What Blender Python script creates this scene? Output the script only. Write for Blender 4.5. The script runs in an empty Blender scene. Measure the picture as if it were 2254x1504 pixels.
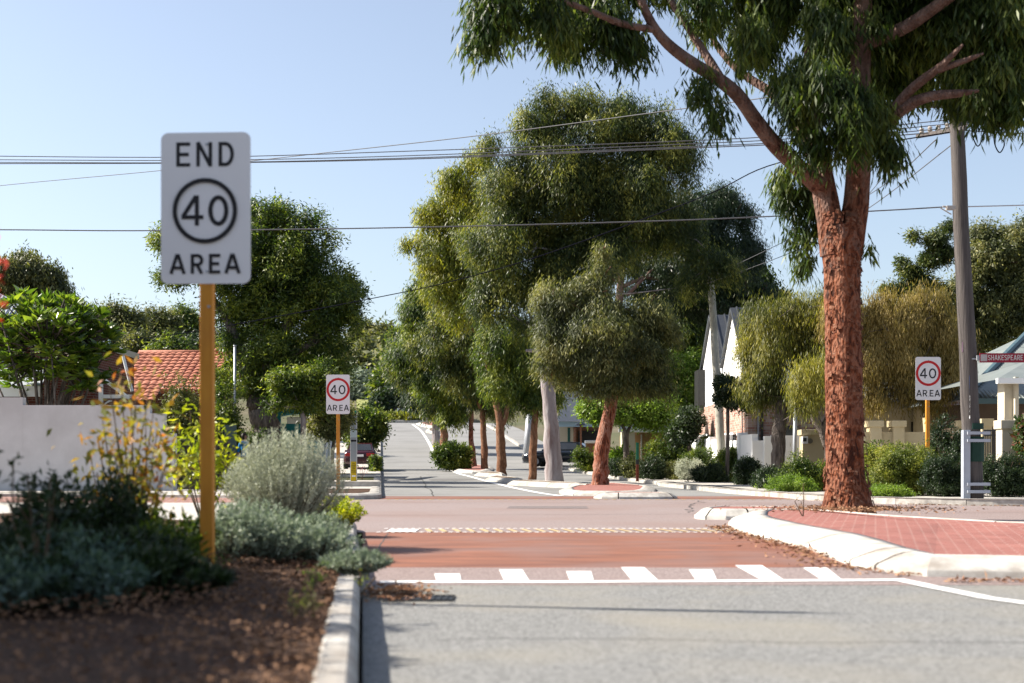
import bpy, bmesh, math, random
import numpy as np
from mathutils import Vector, Matrix
R = math.radians
D = bpy.data
scene = bpy.context.scene
COL = scene.collection

# ------------------------------------------------------------------ camera, sky, sun
F = 3130.0; CX = 1127.0; HZ = 1024.0; CAMH = 0.8      # focal length in photo pixels, centre column, horizon row, eye height
cam_d = D.cameras.new("camera"); cam = D.objects.new("camera", cam_d); COL.objects.link(cam)
cam.location = (0, 0, CAMH); cam.rotation_euler = (R(90), 0, 0)
cam_d.sensor_width = 36; cam_d.lens = 36*F/2254; cam_d.shift_y = (HZ-752)/2254
cam_d.clip_end = 3000; cam_d.clip_start = .05
cam_d.dof.use_dof = True; cam_d.dof.focus_distance = 42; cam_d.dof.aperture_fstop = 2.0
scene.camera = cam
SUN_DIR = Vector((1.25, -0.25, -1.0)).normalized()       # the way the light travels
sun_d = D.lights.new("sun", 'SUN'); sun_d.energy = 5.0; sun_d.angle = R(.5); sun_d.color = (1, .93, .82)
sun = D.objects.new("sun", sun_d); COL.objects.link(sun)
sun.rotation_euler = SUN_DIR.to_track_quat('-Z', 'Y').to_euler(); sun.location = (-20, 5, 30)
w = D.worlds.new("World"); scene.world = w; w.use_nodes = True
nt = w.node_tree; bg = nt.nodes['Background']
sky = nt.nodes.new('ShaderNodeTexSky'); sky.sky_type = 'NISHITA'; sky.sun_disc = False
sky.sun_elevation = math.asin(-SUN_DIR.z); sky.sun_rotation = math.atan2(-SUN_DIR.x, -SUN_DIR.y)
sky.air_density = 1.0; sky.dust_density = 1.3; sky.ozone_density = 2.6
hs = nt.nodes.new('ShaderNodeHueSaturation'); hs.inputs['Saturation'].default_value = .74; hs.inputs['Hue'].default_value = .502; hs.inputs['Value'].default_value = 1.0
nt.links.new(sky.outputs[0], hs.inputs['Color']); nt.links.new(hs.outputs[0], bg.inputs[0]); bg.inputs[1].default_value = .085
scene.view_settings.view_transform = 'Standard'; scene.view_settings.look = 'None'
scene.view_settings.exposure = 1.2; scene.view_settings.gamma = 1
scene.cycles.use_denoising = True
scene.cycles.max_bounces = 4; scene.cycles.diffuse_bounces = 2; scene.cycles.transmission_bounces = 2
scene.cycles.glossy_bounces = 2; scene.cycles.transparent_max_bounces = 4
scene.cycles.sample_clamp_indirect = 6

# ------------------------------------------------------------------ geometry helpers
PROF = [(-50, -.1), (10.5, -.1), (13.2, 0), (40, 0), (48, .05), (57, .13), (70, .36), (80, .6), (90, 1.15), (100, 1.85), (110, 2.6),
        (125, 3.8), (145, 5.1), (152, 5.25), (175, 5.4), (200, 9), (240, 13), (300, 19), (380, 25), (460, 26), (2000, 26)]
PY = np.array([p[0] for p in PROF], float); PZ = np.array([p[1] for p in PROF], float)
def zt(x, y): return float(np.interp(y, PY, PZ))
def P(px, py, Y): return Vector(((px-CX)/F*Y, Y, CAMH+(HZ-py)/F*Y))
def PX(px, Y): return (px-CX)/F*Y
def on(px, Y, dz=0): x = PX(px, Y); return Vector((x, Y, zt(x, Y)+dz))

def tag(o, label=None, cat=None, group=None, kind=None):
    if label: o['label'] = label
    if cat: o['category'] = cat
    if group: o['group'] = group
    if kind: o['kind'] = kind
    return o
def empty(name, loc, label, cat, group=None, rz=0):
    o = D.objects.new(name, None); o.empty_display_size = .2; COL.objects.link(o)
    o.location = loc; o.rotation_euler = (0, 0, rz)
    return tag(o, label, cat, group)

class MB:
    """collects shapes, in world coordinates (or the parent's frame when built with local=True)"""
    def __init__(s): s.v = []; s.f = []; s.m = []; s.mi = 0
    def add(s, vs, fs):
        b = len(s.v); s.v += [tuple(v) for v in vs]
        for f in fs: s.f.append([b+i for i in f]); s.m.append(s.mi)
        return s
    def box(s, c, d, rz=0, rx=0, ry=0):
        M = Matrix.Translation(c) @ Matrix.Rotation(rz, 4, 'Z') @ Matrix.Rotation(rx, 4, 'X') @ Matrix.Rotation(ry, 4, 'Y')
        vs = [M @ Vector((x*d[0]/2, y*d[1]/2, z*d[2]/2)) for x in (-1, 1) for y in (-1, 1) for z in (-1, 1)]
        return s.add(vs, [(0, 1, 3, 2), (4, 6, 7, 5), (0, 4, 5, 1), (2, 3, 7, 6), (0, 2, 6, 4), (1, 5, 7, 3)])
    def prism(s, poly, a, b, fn):
        n = len(poly); vs = [fn(p[0], p[1], a) for p in poly]+[fn(p[0], p[1], b) for p in poly]
        fs = [tuple(range(n-1, -1, -1)), tuple(range(n, 2*n))]+[(i, (i+1) % n, n+(i+1) % n, n+i) for i in range(n)]
        return s.add(vs, fs)
    def tube(s, pts, rad, n=8, cap=True, jit=0, rng=None):
        pts = [Vector(p) for p in pts]
        if not hasattr(rad, '__len__'): rad = [rad]*len(pts)
        vs = []; fs = []
        up = None
        for i, p in enumerate(pts):
            t = (pts[min(i+1, len(pts)-1)]-pts[max(i-1, 0)]).normalized()
            if up is None: up = Vector((0, 1, 0)) if abs(t.y) < .9 else Vector((1, 0, 0))
            a = t.cross(up).normalized(); b = a.cross(t).normalized(); up = b
            for k in range(n):
                th = 2*math.pi*k/n; r = rad[i]*(1+(rng.uniform(-jit, jit) if jit else 0))
                vs.append(p+a*math.cos(th)*r+b*math.sin(th)*r)
        for i in range(len(pts)-1):
            for k in range(n):
                fs.append((i*n+k, i*n+(k+1) % n, (i+1)*n+(k+1) % n, (i+1)*n+k))
        if cap: fs.append(tuple(range(n-1, -1, -1))); fs.append(tuple((len(pts)-1)*n+k for k in range(n)))
        return s.add(vs, fs)
    def lathe(s, c, prof, n=16):
        vs = []; fs = []
        for r, z in prof:
            for k in range(n): th = 2*math.pi*k/n; vs.append((c[0]+r*math.cos(th), c[1]+r*math.sin(th), c[2]+z))
        for i in range(len(prof)-1):
            for k in range(n): fs.append((i*n+k, i*n+(k+1) % n, (i+1)*n+(k+1) % n, (i+1)*n+k))
        fs.append(tuple(range(n-1, -1, -1))); fs.append(tuple((len(prof)-1)*n+k for k in range(n)))
        return s.add(vs, fs)
    def build(s, name, mat, parent=None, smooth=False, local=False, bevel=0):
        me = D.meshes.new(name); me.from_pydata(s.v, [], s.f)
        for m in (mat if isinstance(mat, (list, tuple)) else [mat]): me.materials.append(m)
        if max(s.m, default=0): me.polygons.foreach_set('material_index', s.m)
        if smooth: me.polygons.foreach_set('use_smooth', [True]*len(me.polygons))
        me.update()
        return link(name, me, parent, local, bevel)
def link(name, me, parent=None, local=False, bevel=0):
    o = D.objects.new(name, me); COL.objects.link(o)
    if parent:
        o.parent = parent
        if not local:
            M = Matrix.Identity(4); q = parent
            while q: M = q.matrix_basis @ M; q = q.parent
            o.matrix_basis = M.inverted()
            # bake, so that the part sits in its thing's frame
            me.transform(o.matrix_basis); o.matrix_basis = Matrix.Identity(4)
    if bevel:
        b = o.modifiers.new('bevel', 'BEVEL'); b.width = bevel; b.segments = 2; b.limit_method = 'ANGLE'; b.angle_limit = R(40)
    return o
def recentre(o):
    """origin of a one-mesh thing to the middle of its base"""
    vs = np.empty(len(o.data.vertices)*3); o.data.vertices.foreach_get('co', vs); vs = vs.reshape(-1, 3)
    c = Vector(((vs[:, 0].min()+vs[:, 0].max())/2, (vs[:, 1].min()+vs[:, 1].max())/2, vs[:, 2].min()))
    o.data.transform(Matrix.Translation(-c)); o.location = c; return o

# ------------------------------------------------------------------ materials
MATS = {}
KA = .72
def al(c, k=None): return tuple(v*(KA if k is None else k) for v in c)
def pm(name, c1, c2=None, scale=5, rough=.8, bump=0, detail=6, st=(1, 1, 1), spec=.3, c3=None, s3=.6, k3=.5, metal=0, bdist=.02, lo=.35, hi=.65):
    if name in MATS: return MATS[name]
    if not ('white' in name or 'sign' in name or 'paint' == name[-5:]): c1 = al(c1); c2 = al(c2) if c2 else None; c3 = al(c3) if c3 else None
    m = D.materials.new(name); m.use_nodes = True; N = m.node_tree; L = N.links; b = N.nodes['Principled BSDF']
    b.inputs['Roughness'].default_value = rough; b.inputs['Specular IOR Level'].default_value = spec; b.inputs['Metallic'].default_value = metal
    tc = N.nodes.new('ShaderNodeTexCoord'); mp = N.nodes.new('ShaderNodeMapping'); mp.inputs['Scale'].default_value = st
    L.new(tc.outputs['Object'], mp.inputs[0])
    no = N.nodes.new('ShaderNodeTexNoise'); no.inputs['Scale'].default_value = scale; no.inputs['Detail'].default_value = detail; no.inputs['Roughness'].default_value = .65
    L.new(mp.outputs[0], no.inputs['Vector'])
    cr = N.nodes.new('ShaderNodeValToRGB'); cr.color_ramp.elements[0].position = lo; cr.color_ramp.elements[1].position = hi
    cr.color_ramp.elements[0].color = (*c1, 1); cr.color_ramp.elements[1].color = (*(c2 or c1), 1)
    L.new(no.outputs[0], cr.inputs[0]); out = cr.outputs[0]
    if c3:
        n2 = N.nodes.new('ShaderNodeTexNoise'); n2.inputs['Scale'].default_value = s3; n2.inputs['Detail'].default_value = 4
        L.new(tc.outputs['Object'], n2.inputs['Vector'])
        r2 = N.nodes.new('ShaderNodeMapRange'); r2.inputs[1].default_value = .45; r2.inputs[2].default_value = .7; r2.inputs[4].default_value = k3
        L.new(n2.outputs[0], r2.inputs[0])
        mx = N.nodes.new('ShaderNodeMix'); mx.data_type = 'RGBA'; L.new(r2.outputs[0], mx.inputs[0]); L.new(out, mx.inputs[6]); mx.inputs[7].default_value = (*c3, 1)
        out = mx.outputs[2]
    L.new(out, b.inputs['Base Color'])
    if bump:
        bp = N.nodes.new('ShaderNodeBump'); bp.inputs['Strength'].default_value = bump; bp.inputs['Distance'].default_value = bdist
        L.new(no.outputs[0], bp.inputs['Height']); L.new(bp.outputs[0], b.inputs['Normal'])
    MATS[name] = m; return m
def brick(name, c1, c2, mortar, w=.24, h=.086, msize=.01, rough=.85, xz=True, bump=.5, rot=0):
    """bricks laid on walls (xz) or flat (xy)"""
    c1, c2, mortar = al(c1), al(c2), al(mortar)
    if name in MATS: return MATS[name]
    m = D.materials.new(name); m.use_nodes = True; N = m.node_tree; L = N.links; b = N.nodes['Principled BSDF']
    b.inputs['Roughness'].default_value = rough; b.inputs['Specular IOR Level'].default_value = .2
    tc = N.nodes.new('ShaderNodeTexCoord'); cb = N.nodes.new('ShaderNodeCombineXYZ'); sp = N.nodes.new('ShaderNodeSeparateXYZ')
    mp = N.nodes.new('ShaderNodeMapping'); mp.inputs['Rotation'].default_value = (0, 0, rot)
    L.new(tc.outputs['Object'], mp.inputs[0]); L.new(mp.outputs[0], sp.inputs[0])
    if xz:
        ad = N.nodes.new('ShaderNodeMath'); L.new(sp.outputs[0], ad.inputs[0]); L.new(sp.outputs[1], ad.inputs[1])
        L.new(ad.outputs[0], cb.inputs[0]); L.new(sp.outputs[2], cb.inputs[1])
    else: L.new(sp.outputs[0], cb.inputs[0]); L.new(sp.outputs[1], cb.inputs[1])
    br = N.nodes.new('ShaderNodeTexBrick'); br.inputs['Scale'].default_value = 1
    br.inputs['Brick Width'].default_value = w; br.inputs['Row Height'].default_value = h; br.inputs['Mortar Size'].default_value = msize
    br.inputs['Color1'].default_value = (*c1, 1); br.inputs['Color2'].default_value = (*c2, 1); br.inputs['Mortar'].default_value = (*mortar, 1)
    L.new(cb.outputs[0], br.inputs['Vector'])
    no = N.nodes.new('ShaderNodeTexNoise'); no.inputs['Scale'].default_value = 3; no.inputs['Detail'].default_value = 5; L.new(tc.outputs['Object'], no.inputs['Vector'])
    mr = N.nodes.new('ShaderNodeMapRange'); mr.inputs[3].default_value = .7; mr.inputs[4].default_value = 1.3; L.new(no.outputs[0], mr.inputs[0])
    mx = N.nodes.new('ShaderNodeVectorMath'); mx.operation = 'SCALE'; L.new(br.outputs[0], mx.inputs[0]); L.new(mr.outputs[0], mx.inputs['Scale'])
    L.new(mx.outputs[0], b.inputs['Base Color'])
    bp = N.nodes.new('ShaderNodeBump'); bp.inputs['Strength'].default_value = bump; bp.inputs['Distance'].default_value = .01; bp.invert = True
    L.new(br.outputs['Fac'], bp.inputs['Height']); L.new(bp.outputs[0], b.inputs['Normal'])
    MATS[name] = m; return m
def leafm(name, cols, trans=.35, rough=.5, s=.9, spec=.35, tcol=None):
    """leaves: colour by leaf and by clump, light passing through"""
    if name in MATS: return MATS[name]
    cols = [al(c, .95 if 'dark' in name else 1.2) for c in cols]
    m = D.materials.new(name); m.use_nodes = True; N = m.node_tree; L = N.links; b = N.nodes['Principled BSDF']
    b.inputs['Roughness'].default_value = rough; b.inputs['Specular IOR Level'].default_value = spec
    g = N.nodes.new('ShaderNodeNewGeometry'); tc = N.nodes.new('ShaderNodeTexCoord')
    no = N.nodes.new('ShaderNodeTexNoise'); no.inputs['Scale'].default_value = s; no.inputs['Detail'].default_value = 3; L.new(tc.outputs['Object'], no.inputs['Vector'])
    mr = N.nodes.new('ShaderNodeMapRange'); mr.inputs[1].default_value = .35; mr.inputs[2].default_value = .65; L.new(no.outputs[0], mr.inputs[0])
    mu = N.nodes.new('ShaderNodeMath'); mu.operation = 'MULTIPLY_ADD'; mu.inputs[1].default_value = .5; L.new(mr.outputs[0], mu.inputs[0])
    m2 = N.nodes.new('ShaderNodeMath'); m2.operation = 'MULTIPLY'; m2.inputs[1].default_value = .5; L.new(g.outputs['Random Per Island'], m2.inputs[0]); L.new(m2.outputs[0], mu.inputs[2])
    cr = N.nodes.new('ShaderNodeValToRGB'); e = cr.color_ramp.elements
    e[0].color = (*cols[0], 1); e[1].color = (*cols[-1], 1); e[0].position = .15; e[1].position = .9
    for i, c in enumerate(cols[1:-1]):
        q = e.new(.15+.75*(i+1)/(len(cols)-1)); q.color = (*c, 1)
    L.new(mu.outputs[0], cr.inputs[0]); L.new(cr.outputs[0], b.inputs['Base Color'])
    t = N.nodes.new('ShaderNodeBsdfTranslucent')
    vm = N.nodes.new('ShaderNodeVectorMath'); vm.operation = 'MULTIPLY'; vm.inputs[1].default_value = tcol or (1.6, 1.7, .7)
    L.new(cr.outputs[0], vm.inputs[0]); L.new(vm.outputs[0], t.inputs[0])
    ms = N.nodes.new('ShaderNodeMixShader'); ms.inputs[0].default_value = trans
    L.new(b.outputs[0], ms.inputs[1]); L.new(t.outputs[0], ms.inputs[2]); L.new(ms.outputs[0], N.nodes['Material Output'].inputs[0])
    MATS[name] = m; return m

M_ASPH = pm('asphalt', (.12, .12, .115), (.42, .415, .40), 55, .8, .5, 4, c3=(.36, .33, .27), s3=.7, k3=.7, bdist=.012)
M_ASPH2 = pm('asphalt_far', (.27, .265, .255), (.35, .345, .335), 30, .85, .2, 3, c3=(.20, .195, .185), s3=.35, k3=.6, bdist=.006)
M_PINK = pm('pink_asphalt', (.20, .15, .14), (.47, .38, .36), 40, .85, .4, 4, c3=(.30, .20, .17), s3=.3, k3=.6, bdist=.01)
M_ORNG = pm('red_brown_surface', (.19, .085, .062), (.38, .155, .095), 2.6, .85, .3, 9, (.35, 2.2, 1), c3=(.27, .17, .15), s3=.7, k3=.9, bdist=.005)
M_CONC = pm('concrete_path', (.56, .52, .46), (.66, .62, .56), 6, .85, .1, 6, c3=(.45, .42, .38), s3=.8, k3=.4)
M_KERB = pm('kerb_concrete', (.44, .41, .37), (.68, .65, .60), 8, .85, .5, 9, c3=(.30, .25, .20), s3=2.4, k3=.65, bdist=.01)
M_WHITE_K = pm('pale_island_concrete', (.48, .45, .41), (.80, .77, .71), 5, .85, .4, 9, c3=(.34, .27, .21), s3=2.6, k3=.6, bdist=.01)
M_PAINT = pm('road_paint', (.66, .65, .63), (.84, .83, .81), 18, .7, 0, 5, lo=.3, hi=.5)
M_DPAINT = pm('worn_yellow_paint', (.42, .28, .12), (.52, .40, .24), 14, .8)
M_BRICKP = brick('red_paver', (.41, .165, .135), (.33, .12, .10), (.46, .27, .23), .23, .115, .010, xz=False, rot=.25, bump=.25)
M_BRICKP2 = brick('brown_paver', (.36, .17, .13), (.30, .14, .11), (.45, .34, .30), .23, .115, .012, xz=False, rot=.6, bump=.25)
M_MULCH = pm('mulch', (.03, .015, .008), (.17, .085, .045), 38, .95, 1.0, 8, c3=(.12, .055, .03), s3=1.5, k3=.6, bdist=.03)
M_CHIP = pm('wood_chip', (.09, .045, .022), (.40, .22, .125), 9, .9)
M_EARTH = pm('earth', (.12, .10, .06), (.20, .17, .10), .8, .95, .3, 8, c3=(.08, .10, .03), s3=.07, k3=.9)
M_GRASS = pm('dry_lawn', (.16, .17, .05), (.30, .27, .09), 14, .95, .5, 6, c3=(.11, .15, .035), s3=.5, k3=.6)
M_LITTER = pm('dry_leaf', (.25, .09, .04), (.50, .30, .17), 7, .8)
M_SOIL = pm('tree_bed_soil', (.14, .09, .055), (.30, .21, .14), 22, .95, .8, 7)
M_WALLG = pm('render_grey_tone', (.70, .68, .67), (.80, .78, .77), 1.5, .85, .15, 9, c3=(.52, .49, .47), s3=.5, k3=.6)
M_WHITE = pm('white_paint', (.78, .78, .77), (.82, .82, .81), 2, .6)
M_BRICKR = brick('dark_red_brick', (.20, .055, .035), (.15, .04, .03), (.30, .22, .18))
M_BRICKM = brick('recycled_brick', (.42, .17, .12), (.62, .46, .38), (.55, .48, .42), .26, .09)
M_BRICKO = brick('orange_brick', (.34, .14, .07), (.28, .11, .06), (.32, .24, .18))
M_CORR = pm('pale_metal_roof', (.62, .65, .70), (.70, .73, .77), 2, .45, metal=.3)
M_TILE = pm('terracotta_tile', (.36, .10, .05), (.70, .30, .19), 5, .7, .2, 6, c3=(.34, .10, .06), s3=.8, k3=.5)
M_GREENR = pm('grey_green_roof', (.24, .27, .255), (.30, .33, .31), 2, .5, metal=.2)
M_CREAM = pm('cream_render', (.66, .54, .33), (.72, .60, .38), 2.5, .85, .08, 6)
M_CREAM2 = pm('pale_cream_render', (.70, .62, .47), (.76, .68, .54), 2.5, .85, .08, 6)
M_ORR = pm('peach_render', (.66, .40, .20), (.70, .44, .23), 2, .85)
M_BLACK = pm('black_metal', (.015, .015, .016), (.03, .03, .03), 5, .45, spec=.5)
M_DROOF = pm('dark_metal_roof', (.05, .055, .065), (.07, .075, .085), 3, .4, spec=.5)
M_GLASS = pm('window_glass', (.03, .035, .04), (.05, .055, .06), 1, .08, spec=.8)
M_TEAL = pm('teal_paint', (.01, .16, .19), (.015, .20, .23), 4, .5)
M_DGREEN = pm('dark_green_paint', (.012, .06, .045), (.02, .08, .06), 4, .5)
M_TIMBER = pm('grey_timber', (.085, .075, .072), (.17, .15, .14), 5, .9, .8, 9, (8, 8, .35), c3=(.14, .12, .11), s3=1.2, k3=.5, bdist=.02)
M_TIMBER2 = pm('pale_timber', (.40, .38, .31), (.58, .56, .48), 5, .9, .6, 9, (8, 8, .35), c3=(.22, .2, .16), s3=1, k3=.5)
M_GALV = pm('galvanised_steel', (.40, .42, .46), (.50, .52, .55), 9, .5, metal=.4)
M_POST = pm('orange_post_paint', (.52, .20, .018), (.60, .26, .028), 6, .6, .15, 6, (3, 3, .5), c3=(.33, .13, .03), s3=2.2, k3=.4)
M_SIGN = pm('white_sign_face', (.72, .69, .70), (.75, .72, .73), 2, .45, spec=.5)
M_INK = pm('black_sign_ink', (.012, .010, .012), rough=.5)
M_SRED = pm('red_sign_ink', (.50, .012, .015), rough=.45)
M_MAROON = pm('maroon_sign_face', (.26, .012, .03), (.30, .016, .035), 3, .5)
M_WIRE = pm('wire_grey', (.12, .12, .13), rough=.6)
M_WIREB = pm('wire_black', (.012, .012, .02), rough=1, spec=0)
M_CERAM = pm('insulator', (.55, .50, .45), (.65, .6, .55), 9, .3)
M_CARR = pm('dark_red_car_paint', (.04, .005, .009), rough=.2, spec=.7)
M_CARK = pm('dark_blue_car_paint', (.008, .012, .02), rough=.15, spec=.8)
M_RUBBER = pm('tyre_rubber', (.02, .02, .02), rough=.85)
M_TAIL = pm('tail_lamp_red', (.45, .015, .01), rough=.2, spec=.7)
M_SKIN = pm('skin', (.42, .22, .15), rough=.55)
M_HAIR = pm('dark_hair', (.03, .018, .012), rough=.6)
M_SHIRT = pm('blue_shirt', (.01, .22, .50), rough=.8)
M_TROU = pm('dark_trousers', (.03, .03, .04), rough=.9)
M_BARKR = None
def bark(name, cols, st=(2.6, 2.6, .9), scale=3.0, bump=.8, upper=None, z0=3.6, z1=5.4):
    cols = [al(c) for c in cols]
    m = D.materials.new(name); m.use_nodes = True; N = m.node_tree; L = N.links; b = N.nodes['Principled BSDF']
    b.inputs['Roughness'].default_value = .85; b.inputs['Specular IOR Level'].default_value = .2
    tc = N.nodes.new('ShaderNodeTexCoord'); mp = N.nodes.new('ShaderNodeMapping'); mp.inputs['Scale'].default_value = st; L.new(tc.outputs['Object'], mp.inputs[0])
    no = N.nodes.new('ShaderNodeTexNoise'); no.inputs['Scale'].default_value = scale; no.inputs['Detail'].default_value = 8; no.inputs['Roughness'].default_value = .6; no.inputs['Distortion'].default_value = .6
    L.new(mp.outputs[0], no.inputs['Vector'])
    cr = N.nodes.new('ShaderNodeValToRGB'); e = cr.color_ramp.elements; e[0].position = .32; e[1].position = .68
    e[0].color = (*cols[0], 1); e[1].color = (*cols[-1], 1)
    for i, c in enumerate(cols[1:-1]): q = e.new(.32+.36*(i+1)/(len(cols)-1)); q.color = (*c, 1)
    L.new(no.outputs[0], cr.inputs[0]); L.new(cr.outputs[0], b.inputs['Base Color'])
    if upper:                                                        # rough bark gives way to smooth bark with height
        c2 = N.nodes.new('ShaderNodeValToRGB'); c2.color_ramp.elements[0].color = (*al(upper[0]), 1); c2.color_ramp.elements[1].color = (*al(upper[1]), 1); c2.color_ramp.elements[0].position = .35; c2.color_ramp.elements[1].position = .65
        L.new(no.outputs[0], c2.inputs[0]); sx = N.nodes.new('ShaderNodeSeparateXYZ'); L.new(tc.outputs['Object'], sx.inputs[0])
        am = N.nodes.new('ShaderNodeMath'); am.operation = 'MULTIPLY_ADD'; am.inputs[1].default_value = 5; L.new(no.outputs[0], am.inputs[0]); L.new(sx.outputs[2], am.inputs[2])
        mr = N.nodes.new('ShaderNodeMapRange'); mr.inputs[1].default_value = z0+2.5; mr.inputs[2].default_value = z1+2.5; L.new(am.outputs[0], mr.inputs[0])
        mx = N.nodes.new('ShaderNodeMix'); mx.data_type = 'RGBA'; L.new(mr.outputs[0], mx.inputs[0]); L.new(cr.outputs[0], mx.inputs[6]); L.new(c2.outputs[0], mx.inputs[7]); L.new(mx.outputs[2], b.inputs['Base Color'])
    vo = N.nodes.new('ShaderNodeTexVoronoi'); vo.inputs['Scale'].default_value = scale*4; L.new(mp.outputs[0], vo.inputs['Vector'])
    ad = N.nodes.new('ShaderNodeMath'); L.new(no.outputs[0], ad.inputs[0]); L.new(vo.outputs[0], ad.inputs[1])
    bp = N.nodes.new('ShaderNodeBump'); bp.inputs['Strength'].default_value = bump; bp.inputs['Distance'].default_value = .03; L.new(ad.outputs[0], bp.inputs['Height']); L.new(bp.outputs[0], b.inputs['Normal'])
    return m
M_BARKR = bark('red_peeling_bark', [(.035, .014, .010), (.13, .04, .022), (.34, .11, .055), (.42, .24, .18), (.24, .075, .035), (.10, .035, .02)])
M_BARKG1 = bark('rough_to_smooth_bark', [(.02, .010, .008), (.085, .025, .013), (.24, .07, .028), (.34, .15, .09), (.16, .045, .02), (.05, .018, .012)], (2.2, 2.2, 1.1), 3.0, 1.0, upper=[(.11, .06, .045), (.25, .16, .13)])
M_BARKS = bark('smooth_pink_bark', [(.13, .07, .055), (.22, .13, .11), (.28, .18, .155)], (1, 1, .4), 2, .25)
M_FLAKE = bark('loose_bark_flake', [(.06, .02, .012), (.20, .06, .028), (.34, .20, .13)], (4, 4, 4), 4, .3)
M_BARKW = bark('pale_smooth_bark', [(.20, .13, .12), (.38, .33, .33), (.50, .46, .46)], (2, 2, .5), 1.5, .3)
M_BARKB = bark('brown_flaky_bark', [(.12, .05, .03), (.32, .15, .08), (.46, .27, .17)], (4, 4, 1.2), 4, 1)
M_BARKG = bark('grey_brown_bark', [(.06, .05, .045), (.16, .13, .11), (.28, .24, .21)], (4, 4, .7), 3, 1)

G_GUM = leafm('gum_leaf', [(.016, .028, .009), (.055, .075, .020), (.26, .25, .055)], .34, .45, spec=.3)
G_GUMF = leafm('near_gum_leaf', [(.012, .024, .006), (.036, .060, .014), (.15, .18, .045)], .40, .42, spec=.25)
G_GOLD = leafm('golden_gum_leaf', [(.055, .075, .015), (.16, .17, .022), (.32, .28, .035)], .42, .45)
G_OLIVE = leafm('olive_leaf', [(.030, .040, .015), (.085, .095, .032), (.26, .24, .085)], .32, .5)
G_GREEN = leafm('mid_green_leaf', [(.016, .034, .007), (.06, .092, .016), (.24, .26, .04)], .40, .45)
G_LIME = leafm('lime_leaf', [(.07, .12, .02), (.13, .20, .03), (.20, .26, .05)], .45, .45)
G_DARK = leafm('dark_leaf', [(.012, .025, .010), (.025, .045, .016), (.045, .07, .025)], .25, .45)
G_FRANG = leafm('broad_glossy_leaf', [(.03, .06, .010), (.08, .13, .016), (.20, .24, .03)], .42, .3, spec=.6)
G_SHADY = leafm('shaded_silver_leaf', [(.04, .07, .06), (.08, .12, .10), (.12, .16, .14)], .25, .6, spec=.2)  # silver leaf darkened and blued in colour to deepen the bed's shade
G_SILV = leafm('silver_leaf', [(.24, .26, .20), (.38, .40, .31), (.48, .49, .40)], .25, .7, spec=.15, tcol=(1, 1, .8))
G_SILVG = leafm('silver_green_leaf', [(.12, .15, .11), (.23, .27, .20), (.34, .37, .28)], .25, .6, spec=.2, tcol=(1, 1.1, .8))
G_WEEP = leafm('weeping_leaf', [(.035, .048, .012), (.10, .105, .024), (.34, .30, .055)], .40, .5, s=.5)
G_WEEP2 = leafm('dry_weeping_leaf', [(.09, .075, .025), (.22, .16, .045), (.40, .30, .12)], .35, .6, s=.6)
G_RED = leafm('red_orange_leaf', [(.07, .10, .02), (.17, .19, .03), (.30, .20, .03), (.34, .10, .03)], .45, .5, s=4, tcol=(1.4, 1.2, .6))
G_YEL = leafm('yellow_green_leaf', [(.12, .17, .015), (.26, .30, .02), (.42, .40, .03)], .5, .4, s=3, tcol=(1.4, 1.4, .5))
G_HEDGE = leafm('hedge_leaf', [(.05, .075, .015), (.15, .17, .03), (.32, .30, .06)], .35, .5, s=1.5)
G_TWIG = pm('grey_twig', (.26, .21, .17), (.42, .36, .30), 6, .9)
G_STEM = pm('brown_stem', (.10, .065, .04), (.20, .14, .09), 6, .9)
G_FLOW = pm('cream_blossom', (.55, .50, .30), (.65, .6, .42), 6, .8)
G_PINKF = pm('pink_flower', (.65, .12, .16), (.7, .25, .28), 6, .7)

# ------------------------------------------------------------------ foliage
def leaf_mesh(name, pos, dirs, ln, wd, mat, parent=None, fold=.25, rng=None, lsd=.42, out=None):
    n = len(pos); rng = rng or np.random.default_rng(1)
    d = dirs/np.linalg.norm(dirs, axis=1, keepdims=True)
    r = rng.normal(size=(n, 3))
    if out is not None: r = out+r*.55
    s = np.cross(d, r); s /= np.linalg.norm(s, axis=1, keepdims=True)+1e-9
    nn = np.cross(d, s)
    L = (ln*(1+lsd*rng.uniform(-1, 1, n)))[:, None]; W = (wd*(1+lsd*rng.uniform(-1, 1, n)))[:, None]
    v = np.empty((n, 4, 3)); v[:, 0] = pos; mid = pos+d*L*.45+nn*W*fold
    v[:, 1] = mid+s*W/2; v[:, 2] = pos+d*L; v[:, 3] = mid-s*W/2
    me = D.meshes.new(name); me.vertices.add(n*4); me.vertices.foreach_set('co', v.reshape(-1).astype(np.float32))
    me.loops.add(n*4); me.loops.foreach_set('vertex_index', np.arange(n*4, dtype=np.int32))
    me.polygons.add(n); me.polygons.foreach_set('loop_start', np.arange(0, n*4, 4, dtype=np.int32)); me.polygons.foreach_set('loop_total', np.full(n, 4, np.int32))
    me.materials.append(mat); me.update(calc_edges=True)
    return link(name, me, parent)
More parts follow.
